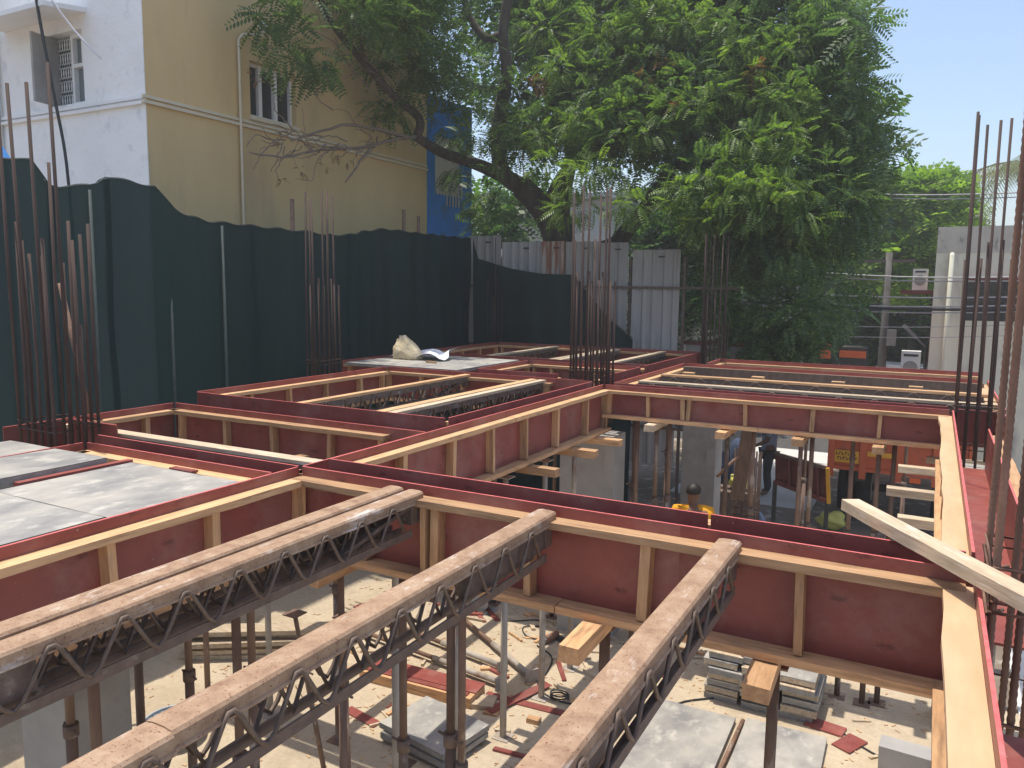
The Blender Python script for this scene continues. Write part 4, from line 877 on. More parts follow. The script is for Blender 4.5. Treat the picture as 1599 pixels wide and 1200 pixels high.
b.part('back_mass', MB().box((-16, BY + 0.31, FLOOR), (BX - 0.31, 13.5, ztop - 0.1)), 'conc_grey')
mo = MB(); 
for dz, pr_ in ((0.0, 0.05), (0.07, 0.035)): mo.box((BX + 0.001, BY - 0.06, 3.355 + dz), (BX + pr_, 13.5, 3.395 + dz))
b.part('moulding', mo, 'yellow_trim')
mo = MB()
for dz, pr_ in ((0.0, 0.055), (0.07, 0.04)): mo.box((-16, BY - 0.013, 3.345 + dz), (BX - 0.001, BY - 0.013 - pr_, 3.385 + dz))
b.part('moulding', mo, 'white_trim')
w_ = b.part('window', MB().box((BX - d_ - 0.02, wl0, wz0), (BX - d_, wl1, wz1)), 'glass_dark')
fr = MB(); yv = [wl0, wl0 + 0.30, wl0 + 0.62, wl1]
for yy in yv: fr.box((BX - d_ + 0.001, max(yy - 0.035, wl0), wz0), (BX - d_ + 0.06, min(yy + 0.035, wl1), wz1))
for i in range(3):
    fr.box((BX - d_ + 0.001, yv[i] + 0.036, wz0), (BX - d_ + 0.05, yv[i + 1] - 0.036, wz0 + 0.05)); fr.box((BX - d_ + 0.001, yv[i] + 0.036, wz1 - 0.05), (BX - d_ + 0.05, yv[i + 1] - 0.036, wz1))
b.part('frame', fr, 'white_frame', parent=w_)
b.part('sill', MB().box((BX - 0.15, wl0 - 0.03, wz0 - 0.06), (BX + 0.04, wl1 + 0.03, wz0 - 0.001)), 'yellow_trim', parent=w_)
w2 = b.part('window', MB().box((vx0, BY + 0.17, vz0), (vx1, BY + 0.19, vz1)), 'glass_grey')
fr = MB()
fr.box((vx0 + 0.36, BY + 0.10, vz0), (vx0 + 0.41, BY + 0.169, vz1)).box((vx1 - 0.05, BY + 0.10, vz0), (vx1, BY + 0.169, vz1)).box((vx0 + 0.411, BY + 0.10, vz0 + 0.52), (vx1 - 0.051, BY + 0.169, vz0 + 0.57)).box((vx0 + 0.411, BY + 0.10, vz1 - 0.05), (vx1 - 0.051, BY + 0.169, vz1)).box((vx0 + 0.411, BY + 0.10, vz0), (vx1 - 0.051, BY + 0.169, vz0 + 0.05)).box((vx0 + 0.60, BY + 0.10, vz0 + 0.571), (vx0 + 0.64, BY + 0.169, vz1 - 0.051))
b.part('frame', fr, 'white_frame', parent=w2)
b.part('open_sash', MB().bar((vx0 + 0.02, BY + 0.14, (vz0 + vz1) / 2), (vx0 + 0.10, BY - 0.30, (vz0 + vz1) / 2), 0.035, vz1 - vz0 - 0.04), 'conc_grey', parent=w2)
gr = MB()
for i in range(6):
    for j in range(5):
        cx, cz = vx0 + 0.06 + 0.055 * i, vz0 + 0.1 + 0.19 * j
        gr.tube([(cx + 0.035 * math.cos(t), BY + 0.12, cz + 0.08 * math.sin(t)) for t in [2 * math.pi * q / 8 for q in range(9)]], 0.006, 4)
b.part('grille', gr, 'white_frame', parent=w2)
sh = MB().add([(-12.35, BY - 0.013, 4.66), (-10.42, BY - 0.013, 4.66), (-10.42, BY - 0.62, 4.57), (-12.35, BY - 0.62, 4.57), (-12.35, BY - 0.013, 4.72), (-10.42, BY - 0.013, 4.72), (-10.42, BY - 0.62, 4.63), (-12.35, BY - 0.62, 4.63)], [(0, 3, 2, 1), (4, 5, 6, 7), (0, 1, 5, 4), (1, 2, 6, 5), (2, 3, 7, 6), (3, 0, 4, 7)])
b.part('sunshade', sh, 'white_trim')
b.part('drain_pipe', MB().tube([(BX + 0.05, 8.62, FLOOR), (BX + 0.05, 8.62, 4.58), (BX + 0.07, 8.68, 4.66), (BX + 0.10, 8.85, 4.70)], 0.022, 8), 'yellow_trim')
lp = b.part('lamp_bracket', MB().tube([(BX + 0.10, 8.85, 4.70), (BX + 0.2, 8.95, 4.72)], 0.015, 6), 'pvc')
b.part('lamp_globe', MB().ball((BX + 0.2, 8.97, 4.82), 0.09, 12), 'lamp_glass', parent=lp)
b.part('drain_pipe', MB().tube([(-12.55, BY - 0.07, FLOOR), (-12.55, BY - 0.07, 9)], 0.045, 8), 'pvc')
b.done()
cable('cable', 'thick black cable hanging down the white wall beside its window', [(-10.58, BY - 0.68, 6.2), (-10.55, BY - 0.66, 5.2), (-10.52, BY - 0.6, 4.4), (-10.45, BY - 0.5, 3.4), (-10.36, BY - 0.45, 2.6), (-10.36, BY - 0.4, 1.2)], 0.022, 'cable_black')
cable('cable', 'pale rope hanging slantwise across the white wall', [(-10.50, BY - 0.62, 4.9), (-10.30, BY - 0.3, 4.35), (-10.02, BY - 0.1, 3.98)], 0.013, 'cloth_white')
bl = Thing('blue_building', 'bright blue painted wall with a pale grilled window beyond the yellow wall', 'building')
q0, q1, r0, r1 = 13.80, 14.85, 2.95, 4.15
bw = MB().box((BX - 3, 13.535, FLOOR), (BX + 0.02, q0, 4.9)).box((BX - 3, q1, FLOOR), (BX + 0.02, 15.25, 4.9)).box((BX - 3, q0, FLOOR), (BX + 0.02, q1, r0)).box((BX - 3, q0, r1), (BX + 0.02, q1, 4.9)).box((BX - 3, q0, r0), (BX - 0.2, q1, r1))
bl.part('wall', bw, 'blue_paint')
wb = bl.part('window', MB().box((BX - 0.08, q0 + 0.001, r0), (BX - 0.05, q1 - 0.001, r1)), 'stain_plaster')
gr = MB()
for i in range(9): gr.box((BX + 0.03, q0 + 0.06 + i * 0.115, r0 - 0.22 if 2 < i < 8 else r0 - 0.02), (BX + 0.05, q0 + 0.09 + i * 0.115, r0 + 0.30))
gr.box((BX + 0.022, q0, r0 + 0.18), (BX + 0.029, q1, r0 + 0.21))
bl.part('grille', gr, 'stain_plaster', parent=wb)
bl.done()

# ------------------------------------------------------------------ foliage
def spray_template(pairs=8, L=0.34, ll=0.095, lw=0.034, droop=0.25):
    V = []; F = []
    for i in range(pairs):
        s_ = 0.12 + 0.88 * i / (pairs - 1); x = L * s_; z = -droop * L * s_ * s_
        sc = 0.65 + 0.35 * math.sin(math.pi * min(1, s_ * 0.95))
        for sg in (-1, 1):
            o = len(V); a = 0.55
            dx, dy = math.cos(math.pi / 2 - a) * 0.6, sg
            n_ = math.hypot(dx, dy); dx /= n_; dy /= n_
            tip = (x + dx * ll * sc, dy * ll * sc, z - 0.028 * sc); m0 = (x + dx * ll * sc * 0.5, dy * ll * sc * 0.5, z - 0.006)
            px_, py_ = -dy, dx
            V += [(x, 0, z), (m0[0] + px_ * lw * sc * 0.5, m0[1] + py_ * lw * sc * 0.5, m0[2]), tip, (m0[0] - px_ * lw * sc * 0.5, m0[1] - py_ * lw * sc * 0.5, m0[2] - 0.004)]
            F.append((o, o + 1, o + 2, o + 3))
    return np.array(V), np.array(F)
def leaf_mesh(name, centers, dirs, scales, tmpl, parent, mname, loc):
    V, F = tmpl; n = len(centers)
    d = dirs / np.linalg.norm(dirs, axis=1, keepdims=True)
    up = np.array([0, 0, 1.0]) + rng.normal(0, 0.35, (n, 3))
    y = np.cross(up, d); y /= np.linalg.norm(y, axis=1, keepdims=True); z = np.cross(d, y)
    W = (V[None, :, 0, None] * d[:, None] + V[None, :, 1, None] * y[:, None] + V[None, :, 2, None] * z[:, None]) * scales[:, None, None] + centers[:, None]
    W = W.reshape(-1, 3) - np.array(loc)
    Fa = (F[None] + (np.arange(n) * len(V))[:, None, None]).reshape(-1, 4)
    me = bpy.data.meshes.new(name); me.vertices.add(len(W)); me.vertices.foreach_set('co', W.astype(np.float32).ravel())
    me.loops.add(Fa.size); me.loops.foreach_set('vertex_index', Fa.astype(np.int32).ravel())
    me.polygons.add(len(Fa)); me.polygons.foreach_set('loop_start', np.arange(0, Fa.size, 4, dtype=np.int32)); me.polygons.foreach_set('loop_total', np.full(len(Fa), 4, dtype=np.int32))
    me.update(); me.validate(); me.materials.append(MATS[mname])
    o = bpy.data.objects.new(name, me); COL.objects.link(o); o.parent = parent; o['kind'] = 'stuff'
    return o
def clump_leaves(clumps, per, sc=(0.8, 1.25), shell=0.55):
    """clumps: (center, radii); returns spray roots and directions, mostly near the outer shell, drooping outwards"""
    C = []; D = []; Sx = []
    for c, r in clumps:
        k = int(per * max(0.3, (r[0] * r[1] * r[2]) ** (2 / 3) / 0.8))
        u = rng.normal(size=(k, 3)); u /= np.linalg.norm(u, axis=1, keepdims=True)
        rad = shell + (1 - shell) * rng.random(k) ** 0.5
        rr = np.array(r); p = np.array(c) + u * rad[:, None] * rr
        d = u * 0.8 + rng.normal(0, 0.45, (k, 3)); d[:, 2] -= 0.25
        C.append(p); D.append(d); Sx.append(rng.uniform(*sc, k))
    return np.concatenate(C), np.concatenate(D), np.concatenate(Sx)
def in_poly(x, y, P):
    c_ = False; j = len(P) - 1
    for i in range(len(P)):
        if (P[i][1] > y) != (P[j][1] > y) and x < (P[j][0] - P[i][0]) * (y - P[i][1]) / (P[j][1] - P[i][1]) + P[i][0]: c_ = not c_
        j = i
    return c_
class Tree:
    def __init__(s, name, label, loc, group=None):
        s.e = bpy.data.objects.new(name, None); COL.objects.link(s.e); s.e.location = loc; s.loc = loc; s.e.empty_display_size = 0.3
        tag(s.e, label, 'tree', group)
    def limb(s, name, pts, r0, r1, n=9, m_='bark', wob=0.0):
        P = [Vector(p) for p in pts]; out = []; k = 4
        for i in range(len(P) - 1):
            a, b_, c_, d = P[max(i - 1, 0)], P[i], P[i + 1], P[min(i + 2, len(P) - 1)]
            for q in range(k):
                t = q / k
                v = 0.5 * ((2 * b_) + (c_ - a) * t + (2 * a - 5 * b_ + 4 * c_ - d) * t * t + (3 * b_ - a - 3 * c_ + d) * t ** 3)
                out.append(v + Vector((random.uniform(-wob, wob), random.uniform(-wob, wob), random.uniform(-wob, wob))))
        out.append(P[-1]); N = len(out)
        rad = [r0 + (r1 - r0) * i / (N - 1) for i in range(N)]
        return link_mesh(name, MB().tube(out, rad, n), m_, s.loc, s.e)

# --- big tree
TY = 15.2
tb = at(875, 390, y=TY); base = (tb.x, tb.y, FLOOR)
big = Tree('big_tree', 'large spreading tree with feathery leaves behind the metal sheets', base)
A = lambda px_, py_, y: at(px_, py_, y=y)
AX = lambda px_, py_, x: at(px_, py_, x=x)
trunk = [Vector(base), A(880, 470, TY), A(872, 380, TY), A(850, 330, TY - 0.1), A(812, 290, TY - 0.4)]
big.limb('trunk', trunk, 0.36, 0.24, 12)
big.limb('limb', [A(812, 290, TY - 0.4), A(785, 268, TY - 0.6), A(778, 210, TY - 0.6), A(785, 160, TY - 0.7), A(792, 110, TY - 0.9), A(786, 50, TY - 1.0), A(800, -40, TY - 1.0)], 0.19, 0.09)
big.limb('limb', [A(812, 290, TY - 0.4), A(772, 268, 14.4), A(735, 253, 13.9), A(690, 238, 13.1), AX(650, 214, -8.5)], 0.16, 0.08)
big.limb('limb', [AX(652, 214, -8.5), AX(655, 185, -8.45), AX(615, 150, -8.5), AX(575, 105, -8.55), AX(540, 65, -8.6), AX(512, 25, -8.6), AX(490, -30, -8.6)], 0.085, 0.04)
big.limb('limb', [AX(575, 105, -8.55), AX(560, 60, -8.4), AX(566, 10, -8.3), AX(585, -40, -8.3)], 0.05, 0.03)
big.limb('limb', [A(785, 55, TY - 1), A(760, 60, TY - 1), A(735, 30, TY - 1.1), A(722, -20, TY - 1.2)], 0.10, 0.06)
big.limb('limb', [A(790, 140, TY - 0.8), A(750, 138, TY - 1.1), A(715, 120, TY - 1.5), A(680, 85, TY - 1.8)], 0.08, 0.04)
big.limb('trunk', [Vector((base[0] + 0.35, base[1] + 0.3, FLOOR)), A(885, 390, TY + 0.3), A(878, 330, TY + 0.5), A(895, 240, TY + 0.8), A(930, 160, TY + 1.0)], 0.24, 0.12)
big.limb('limb', [A(850, 330, TY), A(880, 270, TY - 0.3), A(930, 235, TY - 0.8), A(960, 228, TY - 1.0), A(1000, 218, TY - 1.2)], 0.11, 0.05)
big.limb('trunk', [Vector((base[0] + 1.2, base[1] + 0.2, FLOOR)), A(935, 430, TY), A(965, 378, TY), A(1005, 330, TY), A(1035, 285, TY - 0.2), A(1080, 220, TY - 0.4), A(1130, 130, TY - 0.4)], 0.20, 0.10)
big.limb('limb', [A(1080, 220, TY - 0.4), A(1150, 200, TY - 1.0), A(1220, 210, TY - 1.3)], 0.09, 0.03)
# bare twigs reaching left over the yellow wall
random.seed(21)
def twig(pts, r0): big.limb('branch', pts, r0, r0 * 0.4, 5, 'twig', wob=0.012)
X1 = -8.45
twig([AX(650, 214, X1), AX(620, 218, X1), AX(585, 228, X1), AX(565, 250, X1), AX(540, 285, X1)], 0.035)
twig([AX(640, 216, X1), AX(600, 205, X1), AX(545, 195, X1), AX(505, 205, X1), AX(455, 220, X1)], 0.035)
twig([AX(585, 228, X1), AX(545, 232, X1), AX(500, 235, X1), AX(440, 245, X1), AX(390, 238, X1)], 0.028)
for i in range(34):
    a = random.uniform(430, 620); c_ = 215 + random.uniform(-12, 22); ln = random.uniform(25, 80); an = random.uniform(2.1, 4.4)
    pts = []
    for k in range(4):
        an2 = an + 0.35 * k * random.choice((-1, 1)) * random.random(); a += math.cos(an2) * ln / 3 * (k > 0); c_ -= math.sin(an2) * ln / 3 * (k > 0)
        pts.append(AX(a, c_, X1 + random.uniform(-0.12, 0.12)))
    twig(pts, random.uniform(0.007, 0.015))
for i in range(8):
    a = random.uniform(500, 640); c_ = random.uniform(10, 180)
    twig([AX(a, c_, X1), AX(a + random.uniform(-30, 30), c_ - 30, X1), AX(a + random.uniform(-60, 60), c_ - 60, X1 + 0.1)], 0.012)
random.seed(5)
POLY = [(500, -110), (540, -20), (575, 40), (640, 90), (700, 150), (745, 200), (730, 290), (765, 295), (850, 262), (905, 255), (950, 245), (1020, 255), (1085, 330), (1120, 430), (1130, 520), (1165, 520), (1215, 515), (1270, 510), (1290, 460), (1290, 400), (1310, 330), (1335, 260), (1330, 190), (1310, 100), (1308, 0), (1295, -120)]
def y_front(x, y):
    t_ = min(1.0, max(0.0, (y + 110) / 430)); f_ = 16.4 - 3.3 * t_ ** 0.8
    f_ += 1.1 * max(0.0, (x - 1180) / 150) ** 2 + 0.6 * max(0.0, (900 - x) / 150)
    if y > 330: f_ = max(f_, 13.3 if x > 1090 else 14.1)
    return f_
clumps = []
tries = 0
while len(clumps) < 255 and tries < 20000:
    tries += 1
    x = random.uniform(560, 1420); y = random.uniform(-120, 560)
    if not in_poly(x, y, POLY): continue
    if 700 < x < 860 and 40 < y < 300 and random.random() < 0.62: continue
    if x < 800 and random.random() < 0.15: continue
    if y > 400 and random.random() < 0.45: continue
    yy = y_front(x, y) + 2.6 * random.random() ** 1.6
    p = at(x, y, y=yy)
    if x < 745: p = at(x, y, x=random.uniform(-8.8, -7.4))
    if p.x < -9.0: 
        if p.y < 15.6 and p.z < 11.2: continue
    r = random.uniform(0.38, 0.82) * (0.7 if x < 745 else 1)
    clumps.append((tuple(p), (r, r, r * random.uniform(0.55, 0.8))))
left_cl = []
for (x, y, r, n_) in ((455, 62, 0.42, 1), (440, 20, 0.38, 1), (470, -10, 0.4, 1), (475, 105, 0.30, 1), (440, 78, 0.28, 1), (425, 30, 0.22, 1), (500, 95, 0.25, 1), (605, 160, 0.26, 1), (618, 185, 0.22, 1), (655, 130, 0.40, 1), (640, 110, 0.3, 1), (560, 5, 0.35, 1), (600, 30, 0.42, 1), (640, 10, 0.45, 1), (690, 150, 0.35, 1), (620, -40, 0.6, 1), (530, -50, 0.5, 1), (585, 95, 0.15, 1)):
    p = AX(x, y, -8.45 + random.uniform(-0.3, 0.3)); left_cl.append((tuple(p), (r, r, r * 0.7)))
TM = spray_template(8, 0.42, 0.125, 0.052, 0.35)
C_, D_, S_ = clump_leaves(clumps, 215, (0.42, 0.95), 0.3)
for (x, y, r) in ((690, 100, 0.45), (715, 150, 0.45), (700, 195, 0.35), (735, 215, 0.4), (680, 60, 0.4), (730, 60, 0.5), (745, 110, 0.5), (720, 260, 0.3), (745, 300, 0.35), (770, 320, 0.4), (800, 235, 0.45), (820, 200, 0.5), (840, 250, 0.45), (760, 200, 0.4), (800, 150, 0.45), (755, 345, 0.3)):
    left_cl.append((tuple(at(x, y, y=13.5 + 0.004 * (x - 690) + random.uniform(-0.3, 0.5)) if x > 735 else AX(x, y, -8.4 + random.uniform(-0.2, 0.5))), (r, r, r * 0.7)))
C2_, D2_, S2_ = clump_leaves(left_cl, 80, (0.6, 1.0), 0.3)
C_ = np.concatenate([C_, C2_]); D_ = np.concatenate([D_, D2_]); S_ = np.concatenate([S_, S2_])
keep = ~((C_[:, 0] < BX + 0.15) & (C_[:, 1] < 15.4) & (C_[:, 2] < 11))
leaf_mesh('crown', C_[keep], D_[keep], S_[keep], TM, big.e, 'leaf', base)
inner = []
for _i in range(4000):
    if len(inner) >= 55: break
    x = random.uniform(690, 1380); y = random.uniform(-110, 520)
    if not in_poly(x, y, POLY): continue
    if x < 800 and random.random() < 0.6: continue
    
    if y > 200 and x < 1020: continue
    p = at(x, y, y=random.uniform(16.2, 18.2)); inner.append((tuple(p), (0.8, 0.7, 0.6)))
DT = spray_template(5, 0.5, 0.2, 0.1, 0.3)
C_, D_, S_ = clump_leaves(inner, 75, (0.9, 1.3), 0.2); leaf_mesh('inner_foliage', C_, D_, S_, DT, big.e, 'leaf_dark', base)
# hanging sprays on the rim and dry seed bunches
rim = []
for (x, y) in ((1385, 60), (1390, 140), (1400, 200), (1405, 250), (1395, 300), (1370, 350), (1355, 30), (1210, 560), (1240, 555), (1190, 545), (1320, 500), (1280, 540), (1215, 540)):
    for k in range(6): rim.append((tuple(at(x - 38 + random.uniform(-22, 8), y + random.uniform(-25, 12), y=random.uniform(13.9, 16))), (0.28, 0.28, 0.22)))
C_, D_, S_ = clump_leaves(rim, 55); leaf_mesh('rim_foliage', C_, D_, S_, TM, big.e, 'leaf', base)
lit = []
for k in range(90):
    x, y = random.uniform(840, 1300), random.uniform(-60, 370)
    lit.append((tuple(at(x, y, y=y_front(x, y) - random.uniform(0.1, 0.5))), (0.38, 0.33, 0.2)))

C_, D_, S_ = clump_leaves(lit, 130, (0.4, 0.8), 0.3); leaf_mesh('outer_foliage', C_, D_, S_, TM, big.e, 'leaf_lit', base)
dry = [(tuple(at(x, y, y=y_front(x, y) - 0.4)), (0.12, 0.12, 0.12)) for (x, y) in ((843, 128), (1000, 130), (1060, 170), (1035, 100), (1180, 115))]
C_, D_, S_ = clump_leaves(dry, 90, (0.3, 0.5)); leaf_mesh('dry_pods', C_, D_, S_, TM, big.e, 'dry_leaf', base)
dead = [(tuple(AX(x, y, X1)), (0.05, 0.05, 0.07)) for (x, y) in ((435, 218), (440, 285), (470, 268), (398, 120), (620, 50), (508, 262), (525, 240), (545, 255))]
C_, D_, S_ = clump_leaves(dead, 26, (0.16, 0.28)); leaf_mesh('dead_leaves', C_, D_, S_, TM, big.e, 'dry_leaf', base)

# --- background trees
BT = spray_template(4, 0.5, 0.26, 0.16, 0.2)
def bg_tree(label, px_, y, cl, m_, per=100, name='street_tree'):
    b0 = at(px_, 560, y=y); loc = (b0.x, y, FLOOR)
    t = Tree(name, label, loc, None)
    cs = [(tuple(at(x, yy, y=y + random.uniform(-1.2, 1.2))), (r, r, r * 0.75)) for (x, yy, r) in cl]
    tp = Vector(cs[0][0])
    t.limb('trunk', [Vector(loc), Vector(loc).lerp(tp, 0.4) + Vector((0.1, 0, 0)), tp], 0.2, 0.08, 8)
    for c_, r in cs[1:6]: t.limb('branch', [Vector(loc).lerp(tp, 0.5), Vector(c_)], 0.09, 0.03, 6)
    C2, D2, S2 = clump_leaves(cs, per); leaf_mesh('crown', C2, D2, S2, BT, t.e, m_, loc)
    return t
random.seed(9)
def cl_rand(x0, x1, y0, y1, n, r0, r1): return [(random.uniform(x0, x1), random.uniform(y0, y1), random.uniform(r0, r1)) for _ in range(n)]
bg_tree('bright yellow-green round tree left of the cream building', 1415, 32, [(1430, 330, 1.3), (1440, 305, 1.1), (1400, 320, 1.2), (1465, 330, 1.0), (1380, 330, 0.9), (1470, 360, 0.9), (1400, 360, 1.2), (1440, 370, 1.1), (1360, 370, 0.9), (1370, 400, 1.0), (1410, 400, 1.0), (1440, 410, 0.9), (1345, 420, 0.8), (1390, 435, 0.9), (1425, 440, 0.8), (1395, 300, 0.7)] + cl_rand(1345, 1480, 300, 450, 22, 0.7, 1.1), 'leaf_bright', 95)
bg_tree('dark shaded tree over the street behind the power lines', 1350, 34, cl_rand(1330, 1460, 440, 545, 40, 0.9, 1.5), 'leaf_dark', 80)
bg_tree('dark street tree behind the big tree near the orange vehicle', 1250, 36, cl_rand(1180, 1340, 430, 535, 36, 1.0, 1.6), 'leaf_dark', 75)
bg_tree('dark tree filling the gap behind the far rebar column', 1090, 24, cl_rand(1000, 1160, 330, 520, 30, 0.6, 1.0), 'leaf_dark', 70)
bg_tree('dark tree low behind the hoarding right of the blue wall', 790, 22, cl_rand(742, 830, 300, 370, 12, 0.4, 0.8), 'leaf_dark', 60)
bg_tree('far green tree beyond the cream building roof', 1480, 70, [(1490, 345, 1.5), (1500, 335, 1.4), (1520, 340, 1.2)], 'leaf', 60)
def palm(label, px_, py_, y, n, L, droop):
    c_ = at(px_, py_, y=y); loc = (c_.x, y, FLOOR); t = Tree('palm_tree', label, loc)
    t.limb('trunk', [Vector(loc), Vector(loc).lerp(c_, 0.5) + Vector((0.15, 0, 0)), c_], 0.18, 0.13, 8)
    for i in range(n):
        a = 2 * math.pi * i / n + random.uniform(-0.2, 0.2); el = random.uniform(0.0, 0.9); P = []
        for k in range(9):
            s_ = k / 8 * L; P.append(c_ + Vector((math.cos(a) * s_ * math.cos(el) , math.sin(a) * s_ * math.cos(el), math.sin(el) * s_ - droop * s_ * s_ / L)))
        mb = MB().tube(P, 0.025, 4)
        for k in range(1, 9):
            for q in range(4):
                b0 = P[k - 1].lerp(P[k], q / 4); d = (P[k] - P[k - 1]).normalized(); sd_ = d.cross(Vector((0, 0, 1))).normalized()
                for sg in (-1, 1):
                    ln = L * 0.26 * math.sin(math.pi * (0.12 + 0.85 * k / 9)); tip = b0 + sd_ * sg * ln * 0.7 + d * ln * 0.4 + Vector((0, 0, -ln * 0.55))
                    mb.add([b0, b0 + d * 0.07, tip], [(0, 1, 2)])
        fo = link_mesh('frond', mb, 'palm_leaf', loc, t.e)
palm('coconut palm with drooping fronds at the right picture edge behind the rebar', 1607, 262, 42, 17, 4.6, 0.85)
palm('small far palm above the roof of the cream building', 1497, 338, 75, 12, 2.6, 0.7)

# ------------------------------------------------------------------ street side
cy_ = 20.0
cr = Thing('cream_building', 'plain cream building with stained parapet at the right, behind the tall rebar', 'building')
wx0, wx1, wz0, wz1 = 0.60, 4.2, 0.42, 1.28
cr.part('wall', MB().box((-0.06, cy_, FLOOR), (wx0, cy_ + 8, 1.9)).box((wx0, cy_, FLOOR), (wx1, cy_ + 8, wz0)).box((wx0, cy_, wz1), (wx1, cy_ + 8, 1.9)).box((wx1, cy_, FLOOR), (9, cy_ + 8, 1.9)).box((wx0, cy_ + 0.3, wz0), (wx1, cy_ + 8, wz1)), 'cream_plaster')
cr.part('parapet', MB().box((-0.06, cy_ - 0.012, 1.9005), (9, cy_ + 8, 2.47)), 'stain_plaster')
w_ = cr.part('window', MB().box((wx0, cy_ + 0.15, wz0), (wx1, cy_ + 0.17, wz1)), 'glass_dark')
lv = MB()
for z in (0.63, 0.84, 1.05): lv.box((wx0, cy_ + 0.05, z), (wx1, cy_ + 0.149, z + 0.04))
for x in (1.3, 2.0, 2.8, 3.5): lv.box((x, cy_ + 0.04, wz0), (x + 0.05, cy_ + 0.045, wz1))
cr.part('frame', lv, 'dark_metal', parent=w_)
cr.part('ledge', MB().box((wx0 - 0.1, cy_ - 0.25, wz1 + 0.02), (wx1, cy_ - 0.013, wz1 + 0.08)), 'maroon')
cr.part('drain_pipe', MB().tube([(0.25, cy_ - 0.08, FLOOR), (0.25, cy_ - 0.08, 1.85), (0.25, cy_ + 0.05, 1.9)], 0.05, 8), 'cream_plaster')
cr.part('side_ledge', MB().box((-0.75, cy_ + 0.6, 0.98), (-0.061, cy_ + 2.4, 1.08)), 'maroon')
cr.part('side_wall_shade', MB().box((-0.075, cy_ + 0.4, FLOOR), (-0.061, cy_ + 7.9, 0.97)), 'maroon', label='dark brown sheet painting shade on the side wall')  # dark sheet laid over the side wall as painted shade
cr.done()
def ac_unit(label, x, y, z, w=0.34, h=0.62):
    T = Thing('air_conditioner', label, 'air conditioner', 'outdoor air conditioner units')
    T.part('case', MB().box((x, y, z), (x + w, y + 0.3, z + h)), 'white_frame')
    T.part('fan_grille', MB().tube([(x + w / 2, y - 0.02, z + h * 0.45), (x + w / 2, y - 0.001, z + h * 0.45)], w * 0.38, 16), 'conc_grey')
    T.part('vent', MB().box((x + 0.05, y - 0.012, z + h * 0.82), (x + w - 0.05, y - 0.001, z + h * 0.9)), 'dark_metal')
    T.done()
ac_unit('white air conditioner on the high ledge left of the cream building', -0.52, 20.9, 1.081, 0.32, 0.5)
ac_unit('white air conditioner low beside the cream building', -0.62, 20.2, -1.0, 0.4, 0.68)
wl = Thing('low_wall', 'low concrete wall carrying the lower air conditioner', 'wall'); wl.part('wall', MB().box((-1.1, 20.1, FLOOR), (-0.1, 20.6, -1.005)), 'stain_plaster'); wl.done()
pz = at(1378, 560, y=26)
po = Thing('power_pole', 'concrete power pole with a meter box left of the cream building', 'pole')
po.part('pole', MB().tube([(pz.x, 26, FLOOR), (pz.x, 26, 2.2)], [0.13, 0.09], 8), 'pole_concrete')
po.part('meter_box', MB().box((pz.x + 0.09, 25.8, -0.55), (pz.x + 0.34, 26.05, -0.08)), 'conc_grey')
po.part('cross_arm', MB().bar((pz.x - 0.7, 26, 1.95), (pz.x + 0.7, 26, 1.95), 0.08, 0.08), 'dark_steel'); po.done()
sl = Thing('street_light', 'street light on a slanting arm left of the cream building', 'street light')
a, b_ = at(1447, 543, y=22), at(1414, 511, y=22)
sl.part('arm', MB().tube([a, b_], 0.03, 6), 'wire_grey'); sl.part('lamp_head', MB().bar(a.lerp(b_, 0.45), b_ + Vector((-0.05, 0, 0.05)), 0.13, 0.08), 'wire_grey')
sl.part('post', MB().tube([Vector((a.x, a.y, FLOOR)), a], 0.045, 6), 'dark_steel'); sl.done()
for i, (p0, p1, r) in enumerate((((1355, 424), (1640, 432), 0.016), ((1358, 430), (1640, 438), 0.014), ((1325, 456), (1640, 463), 0.016), ((1335, 471), (1640, 476), 0.018), ((1320, 474), (1640, 482), 0.03), ((1340, 480), (1640, 486), 0.014), ((1350, 504), (1640, 505), 0.009), ((1340, 520), (1640, 522), 0.009), ((1370, 297), (1640, 299), 0.014), ((1385, 303), (1640, 306), 0.012))):
    Y = 19.2; q0, q1 = at(*p0, y=Y), at(*p1, y=Y); q0 = q0 + (q0 - q1) * 0.6
    pts = [q0.lerp(q1, t / 8) + Vector((0, 0, -0.10 * math.sin(math.pi * t / 8))) for t in range(9)]
    solo('power_line', MB().tube(pts, r, 5), 'wire_grey' if i != 4 else 'cable_black', ['topmost of the bundle of wires crossing the cream building', 'second wire of the bundle crossing the cream building', 'third wire crossing the cream building', 'fourth wire just above the thick black cable', 'thick black cable crossing before the cream building', 'wire just below the thick black cable', 'thin wire lower across the cream building', 'lowest thin wire across the cream building', 'upper of two wires against the sky', 'lower of two wires against the sky'][i], 'wire')
